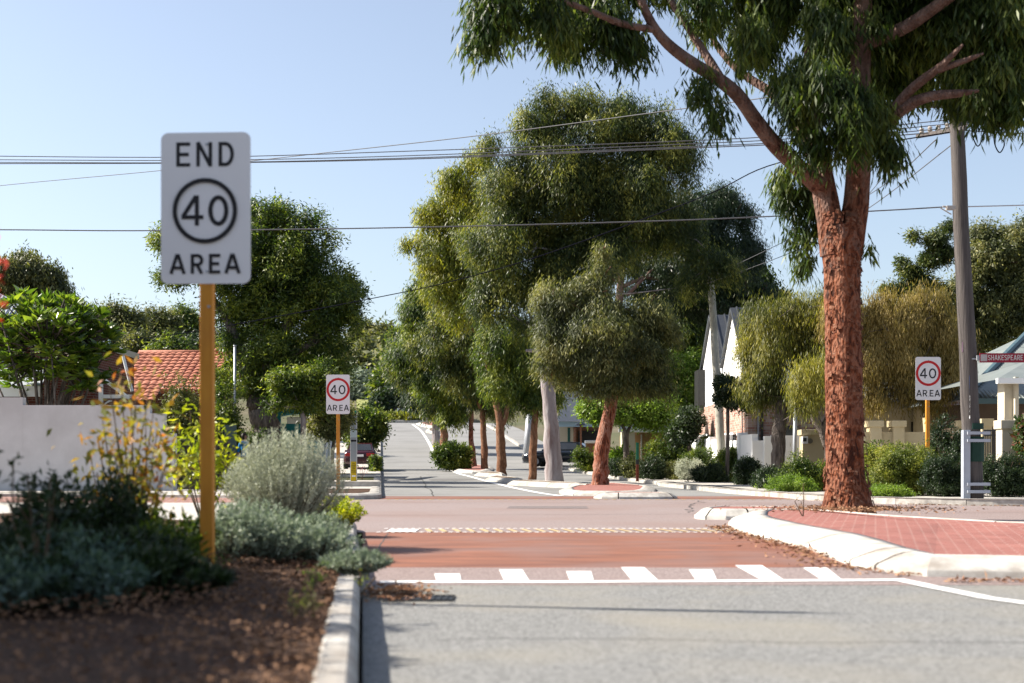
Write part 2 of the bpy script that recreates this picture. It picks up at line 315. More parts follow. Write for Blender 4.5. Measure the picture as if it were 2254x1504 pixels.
def crown_pts(blobs, n, per, cr, rng, shell=.5, droop=.5, hang=1.0, sub=11, fill=.35, wisp=.04):
    """blobs: (centre, (rx,ry,rz)); each carries lobes, each lobe carries clumps; n clumps of per leaves"""
    C_, R_, B_ = [], [], []
    for c, r in blobs:
        c = np.array(c, float); r = np.array(r, float)
        for k in range(sub):
            u = rng.normal(size=3); u /= np.linalg.norm(u)
            if u[2] < -.5: u[2] *= -.3
            f = rng.uniform(.25, .45); C_.append(c+u*r*rng.uniform(.55, .95)); R_.append(r*f); B_.append(c)
    C_, R_, B_ = np.array(C_), np.array(R_), np.array(B_)
    w_ = (R_[:, 0]*R_[:, 2]+R_[:, 0]*R_[:, 1]+R_[:, 1]*R_[:, 2]); w_ /= w_.sum(); which = rng.choice(len(C_), n, p=w_)
    u = rng.normal(size=(n, 3)); u /= np.linalg.norm(u, axis=1, keepdims=True)
    rad = shell+(1-shell)*rng.uniform(0, 1, n)**.5
    rad *= 1+.12*rng.normal(size=n)
    rad = np.where(rng.uniform(0, 1, n) < wisp, rad*1.45, rad)
    cc = C_[which]+u*R_[which]*rad[:, None]
    if fill:
        m_ = int(n*fill); wb = np.array([b[1][0]*b[1][1]*b[1][2] for b in blobs])**.8; wi = rng.choice(len(blobs), m_, p=wb/wb.sum())
        cB = np.array([b[0] for b in blobs], float)[wi]; rB = np.array([b[1] for b in blobs], float)[wi]
        cc[:m_] = cB+u[:m_]*rB*(rng.uniform(.1, 1, m_)**.45*.88)[:, None]
    cs = cr*rng.uniform(.5, 1.3, n)*.8
    k = np.repeat(np.arange(n), per)
    off = rng.normal(size=(n*per, 3))*cs[k][:, None]*.5; off[:, 2] = off[:, 2]*hang
    pos = cc[k]+off
    o1 = pos-C_[which][k]; o1 /= np.linalg.norm(o1, axis=1, keepdims=True)+1e-6; o2 = pos-B_[which][k]; o2 /= np.linalg.norm(o2, axis=1, keepdims=True)+1e-6
    out = o1*.8+o2*.5; out[:, 2] += .25
    dirs = rng.normal(size=(n*per, 3))+out*.4; dirs /= np.linalg.norm(dirs, axis=1, keepdims=True)
    dirs[:, 2] -= droop*1.6
    return pos, dirs, out
def pblobs(lst, Y):
    """(px,py,r[,ry[,dY]]) in photo pixels at distance Y -> real centres and radii in metres"""
    out = []
    for b in lst:
        dY = b[4] if len(b) > 4 else 0
        rx = b[2]/F*Y; rz = (b[3] if len(b) > 3 and b[3] else b[2])/F*Y
        c = P(b[0], b[1], Y+dY); out.append((np.array(c), np.array((rx, (rx+rz)/2, rz))))
    return out
def tree(name, label, base, blobs, leaf, n, per, ln, wd, trunks, bk, cr=.35, shell=.5, droop=.5, hang=1, seed=1, group=None, cat='tree', twigs=0, crown_name='crown', tn=8, fill=.28, wisp=.08):
    """trunks: list of (points, radii); first one is the trunk, the others its limbs"""
    rng = np.random.default_rng(seed); rr = random.Random(seed)
    t = empty(name, base, label, cat, group)
    mb = MB()
    for pts, rad in trunks:
        pts = [Vector(p) for p in pts]; rad = list(rad) if hasattr(rad, '__len__') else [rad]*len(pts)
        if len(rad) == 2 and len(pts) != 2: rad = [rad[0]+(rad[1]-rad[0])*i/(len(pts)-1) for i in range(len(pts))]
        q = []; qr = []
        for i in range(len(pts)-1):
            for k in range(4):
                f = k/4; p = pts[i].lerp(pts[i+1], f); r_ = rad[i]+(rad[i+1]-rad[i])*f
                q.append(p+Vector((rr.uniform(-1, 1), rr.uniform(-1, 1), 0))*r_*.12); qr.append(r_*rr.uniform(.93, 1.07))
        q.append(pts[-1]); qr.append(rad[-1]); mb.tube(q, qr, tn)
    nodes = [Vector(p) for pts, rad in trunks for p in pts[1:]][-12:]; nodes = [p for p in nodes if p.z > Vector(trunks[0][0][-1]).z-.3*abs(Vector(trunks[0][0][-1]).z)] or [Vector(trunks[0][0][-1])]
    for b in sorted(blobs, key=lambda b: min((Vector(b[0])-q).length for q in nodes)):   # limbs reach into every lobe of the crown
        c = Vector(b[0]); r0 = min(.06, max(b[1])*.035); top = min(nodes, key=lambda q: (c-q).length+max(0, q.z-c.z)*1.5)
        m_ = top.lerp(c, .5)+Vector((rr.uniform(-.1, .1), rr.uniform(-.1, .1), -.12))*max(b[1])
        mb.tube([top, m_, c], [r0*1.3, r0, r0*.5], 6); nodes.append(c)
    for i in range(twigs):
        b = blobs[rr.randrange(len(blobs))]; c = Vector(b[0])
        u = Vector((rr.gauss(0, 1), rr.gauss(0, 1), rr.gauss(0, 1)+.3)).normalized()
        e = c+Vector((u.x*b[1][0], u.y*b[1][1], u.z*b[1][2]))*1.02
        m_ = c.lerp(e, .5)+Vector((rr.gauss(0, .1), rr.gauss(0, .1), rr.gauss(0, .1)))*max(b[1])
        mb.tube([c, m_, e], [.035, .02, .008], 4, cap=False)
    mb.build('trunk', bk, t, smooth=True)
    pos, dirs, out = crown_pts(blobs, n, per, cr, rng, shell, droop, hang, fill=fill, wisp=wisp)
    leaf_mesh(crown_name, pos, dirs, ln, wd, leaf, t, rng=rng, out=out)
    return t
def shrub(name, label, c, rx, rz, leaf, n, per, ln, wd, cr=.08, droop=.0, seed=1, group=None, cat='shrub', stems=12, ry=None, shell=.35, z0=None):
    """c: base point on the ground; a mound of leaves on short stems"""
    rng = np.random.default_rng(seed); rr = random.Random(seed); c = Vector(c)
    t = empty(name, c, label, cat, group)
    ry = ry or rx
    bl = [(np.array(c+Vector((0, 0, rz*.55))), np.array((rx, ry, rz*.55)))]
    for i in range(5):
        a = rr.uniform(0, 6.28); s = rr.uniform(.35, .6)
        bl.append((np.array(c+Vector((math.cos(a)*rx*.55, math.sin(a)*ry*.55, rz*rr.uniform(.35, .75)))), np.array((rx*s, ry*s, rz*s*.6))))
    bl.append((np.array(c+Vector((0, 0, rz*.22))), np.array((rx*1.05, ry*1.05, rz*.26)))); bl.append((np.array(c+Vector((rx*.3, 0, rz*.2))), np.array((rx*.8, ry*1.05, rz*.26))))
    mb = MB()
    for i in range(stems):
        a = rr.uniform(0, 6.28); k = rr.uniform(.2, .8)
        mb.tube([c+Vector((0, 0, -.03)), c+Vector((math.cos(a)*rx*k*.4, math.sin(a)*ry*k*.4, rz*.4)), c+Vector((math.cos(a)*rx*k, math.sin(a)*ry*k, rz*.85))], [.012, .008, .004], 4)
    mb.build('stem', G_STEM, t)
    pos, dirs, out = crown_pts(bl, int(n*1.5), per, cr, rng, shell, droop, sub=8, fill=.55)
    ok = pos[:, 2] > c.z+.01
    leaf_mesh('foliage', pos[ok], dirs[ok], ln, wd, leaf, t, rng=rng, out=out[ok])
    return t

# ------------------------------------------------------------------ ground, roads, paths
def fine_ys(a, b):
    s = [a]; y = a
    while y < b-1e-6: y += 1 if y < 60 else 3; s.append(min(y, b))
    s = sorted(set(s+[p for p in PY if a < p < b])); return s
def strip(name, fl, fr, a, b, dz, mat, kind='structure', nx=1, ground=None, parent=None):
    ys = fine_ys(a, b); vs = []; fs = []
    for y in ys:
        l, r = fl(y), fr(y)
        for k in range(nx+1): x = l+(r-l)*k/nx; vs.append((x, y, zt(x, y)+dz))
    for i in range(len(ys)-1):
        for k in range(nx): q = i*(nx+1)+k; fs.append((q, q+1, q+nx+2, q+nx+1))
    m = MB().add(vs, fs); o = m.build(name, mat, parent); 
    if not parent: tag(o, kind=kind)
    return o
def flat(name, poly, z, mat, kind='structure', parent=None):
    from mathutils.geometry import tessellate_polygon
    vs = [Vector((p[0], p[1], z)) for p in poly]; tr = tessellate_polygon([vs])
    fs = []
    for t in tr:
        a, b, c = [vs[i] for i in t]
        fs.append(t if (b-a).cross(c-a).z > 0 else (t[0], t[2], t[1]))
    o = MB().add(vs, fs).build(name, mat, parent)
    if not parent: tag(o, kind=kind)
    return o
KX = lambda y: -.092*y                 # left kerb of the street
RX = lambda y: 10.05-.092*y            # right kerb of the street
# the terrain: one sheet to the horizon
gx = np.concatenate([np.linspace(-900, -60, 15), np.linspace(-50, 50, 41), np.linspace(60, 900, 15)])
gy = np.array([-60, -20, 0, 5, 10.5, 13.2, 17, 25, 33, 40, 48, 57, 64, 70, 75, 80, 85, 90, 95, 100, 105, 110, 117, 125, 135, 145, 152, 165, 175, 185, 200, 220, 240, 270, 300, 340, 380, 420, 460, 600, 900, 1500], float)
vs = []; fs = []
for y in gy:
    for x in gx:
        z = zt(x, y)-(.2 if y < 165 else .0)
        if y > 175: z += 1.2*math.sin(x*.02+y*.013)+.8*math.sin(x*.051)
        vs.append((x, y, z))
for i in range(len(gy)-1):
    for k in range(len(gx)-1): q = i*len(gx)+k; fs.append((q, q+1, q+len(gx)+1, q+len(gx)))
tag(MB().add(vs, fs).build('ground', M_EARTH, smooth=True), kind='structure')

strip('road', lambda y: -.105*y, lambda y: 30, -30, 10.6, 0, M_ASPH, nx=4)
strip('raised_crossing_ramp', lambda y: -.105*y, lambda y: 7.6, 10.6, 11.8, .002, M_PINK, nx=4)
strip('raised_crossing', lambda y: -.105*y, lambda y: 7.6, 11.8, 16.9, .002, M_ORNG, nx=4)
strip('cross_street', lambda y: -60, lambda y: 60, 16.9, 35.6, 0, M_PINK, nx=4)
strip('cross_street_shoulder', lambda y: 7.6, lambda y: 60, 10.6, 16.9, 0, M_PINK, nx=2)
strip('red_threshold_strip', lambda y: KX(y)-.2, lambda y: RX(y), 33.4, 36.2, .006, M_ORNG, nx=2)
strip('far_road', lambda y: KX(y)-.1, lambda y: RX(y)+.1, 36.2, 152, 0, M_ASPH2, nx=2)
strip('roundabout_road', lambda y: -60, lambda y: 40, 146, 166, .02, M_ASPH2, nx=4)
# pale concrete apron and brick band left of the crossing
flat('concrete_apron', [(-40, 17.5), (-3.0, 18.8), (-4.2, 25.5), (-5.5, 30), (-40, 31)], .006, M_CONC)
flat('brick_band', [(-40, 31), (-5.5, 30), (-3.8, 33.0), (-8, 35.4), (-40, 38)], .007, M_BRICKP2)

# painted markings
def paint(name, poly, mat=M_PAINT, dz=.006, label=None):
    """a painted patch that follows the ramp"""
    vs = [(x, y, zt(x, y)+dz) for x, y in poly]
    return tag(MB().add(vs, [tuple(range(len(vs)))]).build(name, mat), kind='structure')
vs = MB()
xs = np.linspace(-1.0, 3.0, 30)
def gyy(x): return 10.72+.10*max(0, x-.5)*.5
for i in range(29):
    a, b = xs[i], xs[i+1]
    vs.add([(a, gyy(a), zt(0, gyy(a))+.007), (b, gyy(b), zt(0, gyy(b))+.007), (b, gyy(b)+.11, zt(0, gyy(b)+.11)+.007), (a, gyy(a)+.11, zt(0, gyy(a)+.11)+.007)], [(0, 1, 2, 3)])
tag(vs.build('ramp_edge_line', M_PAINT), kind='structure')
mk = MB()
for i, (px0, px1, pt0, pt1, pyt) in enumerate([(960, 1015, 958, 1013, 1269), (1110, 1165, 1098, 1150, 1257), (1255, 1308, 1247, 1302, 1263), (1392, 1450, 1375, 1427, 1251),
                                             (1535, 1582, 1523, 1575, 1259), (1680, 1730, 1640, 1702, 1246), (1815, 1860, 1787, 1840, 1254)]):
    y0 = 10.84+.03*i/2; y1 = y0+(1286-pyt)/40*.95+.05
    a, b = PX(px0, 10.8), PX(px1, 10.8); c, d = PX(pt0, 11.4), PX(pt1, 11.4)
    ys = [y0, (y0+y1)/2, y1]
    for k in range(2):
        f0, f1 = k/2, (k+1)/2
        mk.add([(a+(c-a)*f0, ys[k], zt(0, ys[k])+.008), (b+(d-b)*f0, ys[k], zt(0, ys[k])+.008), (b+(d-b)*f1, ys[k+1], zt(0, ys[k+1])+.008), (a+(c-a)*f1, ys[k+1], zt(0, ys[k+1])+.008)], [(0, 1, 2, 3)])
tag(mk.build('ramp_teeth_marking', M_PAINT), kind='structure')
# hatched band where the red surface meets the cross street
mk = MB(); my = MB()
for i in range(56):
    x = -1.6+i*.085
    for yy in (16.75, 17.75): mk.add([(x, yy, .009), (x+.045, yy, .009), (x+.045, yy+.09, .009), (x, yy+.09, .009)], [(0, 1, 2, 3)])
for i in range(24):
    x = -1.0+i*.17; my.add([(x, 16.95, .0085), (x+.06, 16.95, .0085), (x-.03, 17.65, .0085), (x-.09, 17.65, .0085)], [(0, 1, 2, 3)])
mk.add([(-1.5, 16.95, .0085), (-1.15, 16.95, .0085), (-1.15, 17.6, .0085), (-1.5, 17.6, .0085)], [(0, 1, 2, 3)])
tag(mk.build('dotted_line', M_PAINT), kind='structure'); tag(my.build('hatched_line', M_DPAINT), kind='structure')
mk = MB()
for i in range(70):
    x = -2.9+i*.2
    mk.add([(x, 32.6, .009), (x+.1, 32.6, .009), (x+.1, 32.85, .009), (x, 32.85, .009)], [(0, 1, 2, 3)])
tag(mk.build('far_dotted_line', M_DPAINT), kind='structure')
mk = MB()
for i in range(30):
    x = 5.9+i*.3
    for yy in (15.9, 16.6): mk.add([(x, yy, .009), (x+.16, yy, .009), (x+.16, yy+.12, .009), (x, yy+.12, .009)], [(0, 1, 2, 3)])
tag(mk.build('right_dotted_line', M_PAINT), kind='structure')
def line_poly(name, pts, wd, dz=.008, mat=M_PAINT):
    m = MB(); L_ = []
    for i, (x, y) in enumerate(pts):
        a = pts[max(i-1, 0)]; b = pts[min(i+1, len(pts)-1)]; t = Vector((b[0]-a[0], b[1]-a[1])).normalized(); n = Vector((-t.y, t.x))*wd/2
        L_.append((x+n.x, y+n.y)); L_.append((x-n.x, y-n.y))
    vs = [(x, y, zt(x, y)+dz) for x, y in L_]
    m.add(vs, [(2*i, 2*i+1, 2*i+3, 2*i+2) for i in range(len(pts)-1)])
    return tag(m.build(name, mat), kind='structure')
def dense(pts, s=.8):
    out = []
    for i in range(len(pts)-1):
        a, b = pts[i], pts[i+1]; n = max(1, int(math.dist(a, b)/s))
        for k in range(n): f = k/n; out.append((a[0]+(b[0]-a[0])*f, a[1]+(b[1]-a[1])*f))
    out.append(pts[-1]); return out
def smooth2(pts, it=2):
    for _ in range(it):
        q = [pts[0]]
        for i in range(len(pts)-1):
            a, b = pts[i], pts[i+1]; q += [(a[0]*.75+b[0]*.25, a[1]*.75+b[1]*.25), (a[0]*.25+b[0]*.75, a[1]*.25+b[1]*.75)]
        q.append(pts[-1]); pts = q
    return pts
line_poly('edge_line_near', dense(smooth2([(PX(1975, 10.9), 10.95), (PX(2060, 10.4), 10.45), (PX(2254, 9.05), 9.05), (5.3, 6.5)])), .13, dz=.008)
EDGE = [(1235, 1091, 36.5), (1180, 1083, 41), (1130, 1072, 47), (1085, 1061, 55), (1045, 1051, 63), (1010, 1045, 70), (985, 1030, 79), (968, 1012, 86), (957, 993, 93), (951, 976, 101), (945, 962, 108), (936, 949, 117), (924, 938, 128), (908, 930, 141)]
line_poly('edge_line_far', dense(smooth2([(PX(a, y), y) for a, b, y in EDGE]), 2), .2, dz=.01)
line_poly('edge_line_median_right', dense(smooth2([(PX(984, 92), 92), (PX(990, 98), 98), (PX(980, 108), 108), (PX(965, 122), 122)]), 2), .18, dz=.01)

def kerb(name, pts, h=.15, wd=.16, mat=M_KERB, seg=1.2, z0=-.1, slope=.04, label=None, gap=.012, top=None, parent=None, cat='kerb'):
    """a run of kerb stones with open joints; pts follow the road side, the kerb lies to their left"""
    pts = [Vector((p[0], p[1])) for p in pts]; m = MB()
    ln = [0]
    for i in range(1, len(pts)): ln.append(ln[-1]+(pts[i]-pts[i-1]).length)
    def at(s):
        s = max(0, min(ln[-1], s))
        for i in range(1, len(pts)):
            if s <= ln[i]+1e-9:
                f = (s-ln[i-1])/max(1e-9, ln[i]-ln[i-1]); return pts[i-1].lerp(pts[i], f)
        return pts[-1]
    def nrm(s):
        t = (at(s+.2)-at(s-.2)).normalized(); return Vector((-t.y, t.x))
    s = 0
    rr = random.Random(len(pts))
    while s < ln[-1]-.05:
        e = min(s+seg, ln[-1]); k = max(1, int((e-s)/.4)); vs = []; fs = []
        dz = rr.uniform(-.004, .004)
        for i in range(k+1):
            q = s+gap/2+(e-s-gap)*i/k; p = at(q); n = nrm(q); z = zt(p.x, p.y)
            T = z+h+dz
            for (o, zz) in [(0, z-.12), (0, T-.03-.02), (slope*.5, T-.018), (slope, T-.003), (slope+.03, T), (wd-.02, T), (wd, T-.02), (wd, z-.12)]:
                vs.append((p.x+n.x*o, p.y+n.y*o, zz))
        c = 8
        for i in range(k):
            for j in range(c-1): a = i*c+j; fs.append((a, a+c, a+c+1, a+1))
        fs.append(tuple(range(c))); fs.append(tuple(k*c+j for j in range(c-1, -1, -1)))
        m.add(vs, fs); s = e
    o = m.build(name, mat, parent)
    if not parent: tag(o, kind='structure')
    return o
# near left kerb in two runs, garden bed behind it
kerb('near_kerb', [(-.105*y-.02, y) for y in np.linspace(-2, 9.6, 14)], h=.15, wd=.16, seg=.62)
kerb('near_kerb_end', smooth2([(-1.01, 9.75), (-1.25, 11.8), (-1.52, 14.0), (-1.75, 16.0), (-1.88, 17.3), (-2.15, 18.0), (-2.8, 18.3), (-4.0, 18.3)]), h=.12, wd=.2, seg=.9)
vs = []; fs = []; gxs = np.linspace(0, 1, 40); gys = np.linspace(-2, 18.2, 60)
rg = np.random.default_rng(3)
for y in gys:
    for f in gxs:
        xr = -.105*y-.16-(max(0, y-15.5)*.25); x = xr-f*14
        z = .03+.09*min(1, max(0, (y-9)/3))+.12*min(1, f*6)*abs(math.sin(x*1.3+y*.7))*.5+.012*rg.normal()+.1*min(1, f*5)
        if y > 16: z = min(z, .1)
        vs.append((x, y, z))
for i in range(59):
    for k in range(39): q = i*40+k; fs.append((q, q+40, q+41, q+1))
tag(MB().add(vs, fs).build('garden_bed', M_MULCH, smooth=True), kind='structure')
# loose chips, uncountable
n = 12000; yy = rg.uniform(3.5, 12, n); ff = rg.uniform(0, 1, n)**1.5*3.5; xx = -.105*yy-.18-ff
pos = np.stack([xx, yy, .06+.10*np.minimum(1, ff*1.2)+rg.uniform(0, .03, n)], 1); dr = rg.normal(size=(n, 3)); dr[:, 2] *= .12
tag(leaf_mesh('mulch', pos, dr, .032, .014, M_CHIP, rng=rg), 'brown wood chip mulch strewn over the near garden bed', 'mulch', kind='stuff')

# far left corner: kerb, verge, mulch bed
FL = smooth2([(KX(60), 60), (KX(45), 45), (KX(36.5), 36.5), (KX(33.6)+.02, 33.6), (-3.5, 32.9), (-4.4, 32.7)], 2)
kerb('far_left_kerb', FL[::-1] and [(x, y) for x, y in FL[::-1]][::-1][::-1], h=.14, wd=.3, seg=1.4, slope=.12)
kerb('far_left_kerb_return', smooth2([(-4.4, 32.7), (-6.5, 34.2), (-9, 35.0), (-14, 36.0), (-40, 38.2)], 2)[::-1], h=.12, wd=.35, seg=2.4, slope=.2)
strip('left_footpath_far', lambda y: -60, lambda y: KX(y)-.25, 38.5, 150, .11, M_EARTH, nx=4)
flat('left_verge', [(-60, 40), (-60, 38.5), (-40, 38.4), (-14, 36.3), (-9, 35.3), (-6.5, 34.5), (-4.4, 33.0), (-3.6, 33.3), (KX(36)-.25, 36), (KX(38.5)-.25, 38.5), (KX(38.5)-.25, 40)], .112, M_CONC)
flat('left_mulch_bed', [(-7.0, 38.6), (-4.6, 33.4), (-3.8, 33.6), (-3.65, 36), (-3.85, 40), (-6, 40)], .122, M_MULCH)
strip('left_footpath', lambda y: KX(y)-2.4, lambda y: KX(y)-.3, 40.5, 54, .125, M_CONC)
strip('left_driveway', lambda y: KX(y)-7.0, lambda y: KX(y)-.15, 60, 64, .125, M_CONC)
strip('left_verge_grass', lambda y: KX(y)-2.4, lambda y: KX(y)-.3, 54, 59, .125, M_GRASS)
strip('left_far_path', lambda y: KX(y)-3.2, lambda y: KX(y)-.25, 66, 140, .13, M_CONC)
kerb('left_street_kerb', [(KX(y), y) for y in np.linspace(140, 60, 20)][::-1], h=.14, wd=.25, seg=2.5)
# right side verge, kerbs, path, lawn
RC = smooth2([(40, 26.2), (16, 26.9), (10.5, 27.6), (8.2, 28.8), (7.1, 31.5), (RX(36), 36), (RX(44), 44), (RX(50), 50)], 2)
kerb('right_kerb', RC[::-1][::-1], h=.14, wd=.32, seg=1.4, slope=.14) if False else kerb('right_kerb', RC[::-1], h=.14, wd=-.32, seg=1.4, slope=-.14)
flat('right_verge', [(60, 26.3)]+[(x+.15, y+.2) for x, y in RC if y < 40]+[(RX(40)+.25, 40), (60, 40)], .128, M_CONC)
strip('right_verge_far', lambda y: RX(y)+.25, lambda y: 60, 40, 150, .12, M_EARTH, nx=4)
strip('right_footpath', lambda y: RX(y)+.25, lambda y: RX(y)+2.3, 40, 60, .13, M_CONC)
strip('right_lawn', lambda y: RX(y)+.3, lambda y: RX(y)+7.5, 60, 73.5, .135, M_GRASS)
strip('right_driveway', lambda y: RX(y)+.2, lambda y: RX(y)+9, 73.5, 79, .14, M_CONC)
strip('right_far_path', lambda y: RX(y)+.2, lambda y: RX(y)+2.2, 79, 140, .14, M_ASPH2)
strip('right_red_mulch', lambda y: RX(y)+2.2, lambda y: RX(y)+6, 84, 104, .145, M_BRICKO)
kerb('right_street_kerb', [(RX(y), y) for y in np.linspace(50, 140, 24)], h=.14, wd=-.25, seg=2.5, slope=-.06)

t = empty('drain_grate', (-.62, 9.55, -.1), 'dark iron drain grate in the gutter beside the near kerb', 'drain grate')
m = MB()
for k in range(9): m.box((-.80+k*.045, 9.55, -.094), (.018, .26, .012))
m.build('bar', M_BLACK, t); m = MB(); m.box((-.62, 9.55, -.0985), (.44, .30, .004)); m.build('pit_shade', M_BLACK, t)  # flat black plate under the bars paints in the darkness of a hole
m = MB(); stroke_ = [(-.85, 9.38), (-.39, 9.38), (-.39, 9.72), (-.85, 9.72)]; m.tube([(x, y, -.096) for x, y in stroke_+stroke_[:1]], .01, 4); m.build('frame', M_BLACK, t)
M_CRACK = pm('sealed_crack', (.07, .068, .066), (.11, .105, .10), 8, .8)
rc = random.Random(8)
def crack(name, p0, p1, wd=.018, amp=.08, mat=None):
    n_ = 26; pts = []
    dx, dy = p1[0]-p0[0], p1[1]-p0[1]; o = 0
    for i in range(n_+1):
        o += rc.gauss(0, amp*.35); o *= .85; f = i/n_; l_ = math.hypot(dx, dy); pts.append((p0[0]+dx*f-dy/l_*o, p0[1]+dy*f+dx/l_*o))
    return line_poly(name, pts, wd, .003, mat or M_CRACK)
crack('road_crack', (-.4, 7.3), (4.2, 7.05), .010); crack('road_crack', (-2.6, 22.5), (12, 24.2), .03, .2); crack('road_crack', (3.0, 24), (4.2, 32), .03, .2); crack('road_crack', (-1.2, 12.3), (-1.45, 16.6), .014, .02); crack('road_crack', (-3.5, 40), (2.5, 41), .03, .1); crack('road_crack', (-2, 36.5), (-4.2, 66), .04, .1)
M_STAIN = pm('oil_stained_asphalt', (.15, .145, .14), (.30, .29, .28), 30, .6, .3, 4)
def patch(name, c, rx, ry, mat):
    return paint(name, [(c[0]+rx*math.cos(a)*(1+.12*math.sin(3*a+1)), c[1]+ry*math.sin(a)*(1+.1*math.cos(2*a))) for a in [i*6.283/22 for i in range(22)]], mat, .0022)
patch('road_patch', (-2.6, 60), 1.0, 2.2, M_STAIN)
flat('road_patch', [(-.1, 26.2), (1.4, 26.1), (1.45, 27.6), (-.05, 27.7)], .003, pm('newer_asphalt_patch', (.16, .13, .125), (.30, .25, .24), 40, .85, .3, 4))

# ------------------------------------------------------------------ traffic islands
def island(label, poly, kw=.3, h=.13, mat=M_WHITE_K, topm=M_BRICKP, it=2, top_kind='brick_paving', group='traffic islands'):
    """closed kerb ring (poly counter-clockwise) with a paved top"""
    q = list(poly)
    for _ in range(it):
        r_ = []
        for i in range(len(q)):
            a, b = q[i], q[(i+1) % len(q)]; r_ += [(a[0]*.8+b[0]*.2, a[1]*.8+b[1]*.2), (a[0]*.2+b[0]*.8, a[1]*.2+b[1]*.8)]
        q = r_
    # extra points along long sides
    q = dense(q+[q[0]], .7)[:-1]
    n = len(q); nr = []
    for i in range(n):
        a, b = Vector(q[i-1]), Vector(q[(i+1) % n]); t = (b-a).normalized(); nr.append(Vector((-t.y, t.x)))
    cx = sum(p[0] for p in q)/n; cy = sum(p[1] for p in q)/n
    t = empty('traffic_island', (cx, cy, zt(cx, cy)), label, 'traffic island', group)
    vs = []; fs = []; prof = [(0, -.12), (0, h*.3), (.03, h*.42), (kw*.45, h*.84), (kw*.62, h*.96), (kw*.8, h), (kw, h), (kw, h-.03)]
    c = len(prof)
    for i in range(n):
        j = (i+1) % n; e = Vector(q[j])-Vector(q[i]); g_ = min(.012, e.length*.1)/max(e.length, .01); b_ = len(vs)
        for (f, a_) in ((g_ if i % 2 == 0 else 0, i), (1-(g_ if j % 2 == 0 else 0), j)):
            p_ = Vector(q[i])+e*f
            for o, dz in prof: vs.append((p_.x+nr[a_].x*o, p_.y+nr[a_].y*o, zt(p_.x, p_.y)+dz))
        for k in range(c-1): fs.append((b_+k, b_+c+k, b_+c+k+1, b_+k+1))
    MB().add(vs, fs).build('kerb_edging', mat, t, smooth=True)
    top = [(q[i][0]+nr[i].x*kw*.98, q[i][1]+nr[i].y*kw*.98) for i in range(n)]
    vs = [(x, y, zt(*q[i])+h-.008) for i, (x, y) in enumerate(top)]+[(cx, cy, zt(cx, cy)+h-.008)]
    MB().add(vs, [(i, (i+1) % n, n) for i in range(n)]).build(top_kind, topm, t)
    return t
island('long red paved island with broad white kerb under the big red-barked gum', [(2.85, 11.7), (3.35, 11.0), (7.9, 10.9), (9.0, 12.0), (8.2, 13.4), (5.5, 17.5), (4.7, 22.4), (4.0, 22.9), (3.2, 20.6), (2.75, 18.2), (2.7, 15.5), (2.8, 13)], .5, .15, it=1)
island('narrow wedge shaped island with a white nose left of the big gum', [(2.75, 20.9), (3.2, 20.65), (4.5, 20.9), (4.6, 21.9), (3.9, 22.5), (3.2, 22.5), (2.75, 21.6)], .24, .16, it=1)
island('long low kerbed island nose at the far edge of the crossing', [(PX(1300, 33.8), 33.9), (PX(1330, 33.6), 33.4), (PX(1480, 33.4), 33.4), (PX(1495, 33.8), 33.9), (PX(1470, 34.6), 34.8), (PX(1340, 35), 35.2)], .3, .15, M_KERB, it=1)
island('paved island with white kerb stones at the foot of the leaning red trunk', [(PX(1235, 37), 37.4), (PX(1380, 36), 36.3), (PX(1440, 38), 38.2), (PX(1450, 45), 45.5), (PX(1360, 50), 50.5), (PX(1290, 50), 50.2), (PX(1230, 43), 43)], .4, .13, M_KERB, it=1)
ISL = [((1112, 51), (1300, 46), 1.6, 'kerbed tree bed at the foot of the tall pale trunk'), ((1062, 58), (1160, 55), 2.0, 'kerbed tree bed below the slim brown trunk left of the pale trunk'),
       ((1040, 66), (1118, 64), 2.2, 'kerbed tree bed below the forked brown trunk')]
for (a, b, d, lab) in ISL:
    x0 = PX(a[0], a[1]); x1 = PX(b[0], b[1])
    island(lab, [(x0, a[1]+.1), (x0+.35, a[1]-.5), (x1-.3, b[1]-.4), (x1, b[1]+.2), (x1-.2, b[1]+d+1), (x0+.5, a[1]+d+1.2)], .3, .17, M_KERB, M_SOIL, it=1, top_kind='soil', group='kerbed tree beds')
island('red paved island end beside the fern-like median shrub', [(PX(1000, 73), 73), (PX(1030, 71), 71), (PX(1080, 71), 71), (PX(1090, 80), 80), (PX(1010, 84), 84), (PX(990, 78), 78)], .35, .16, it=1)
island('small kerbed bed below the pair of trunks on the hill', [(PX(957, 100), 100), (PX(992, 99), 99), (PX(992, 108), 108), (PX(960, 108), 108)], .35, .18, M_KERB, M_SOIL, it=1, top_kind='soil', group='kerbed tree beds')
island('red paved island end by the roundabout at the top of the street', [(PX(912, 142), 142), (PX(930, 134), 134), (PX(960, 131), 131), (PX(968, 144), 144)], .5, .2, it=1)
island('round kerb bed near the top of the street', [(PX(936, 122), 122), (PX(962, 120), 120), (PX(964, 127), 127), (PX(940, 128), 128)], .4, .2, M_KERB, M_SOIL, it=1, top_kind='soil', group='kerbed tree beds')
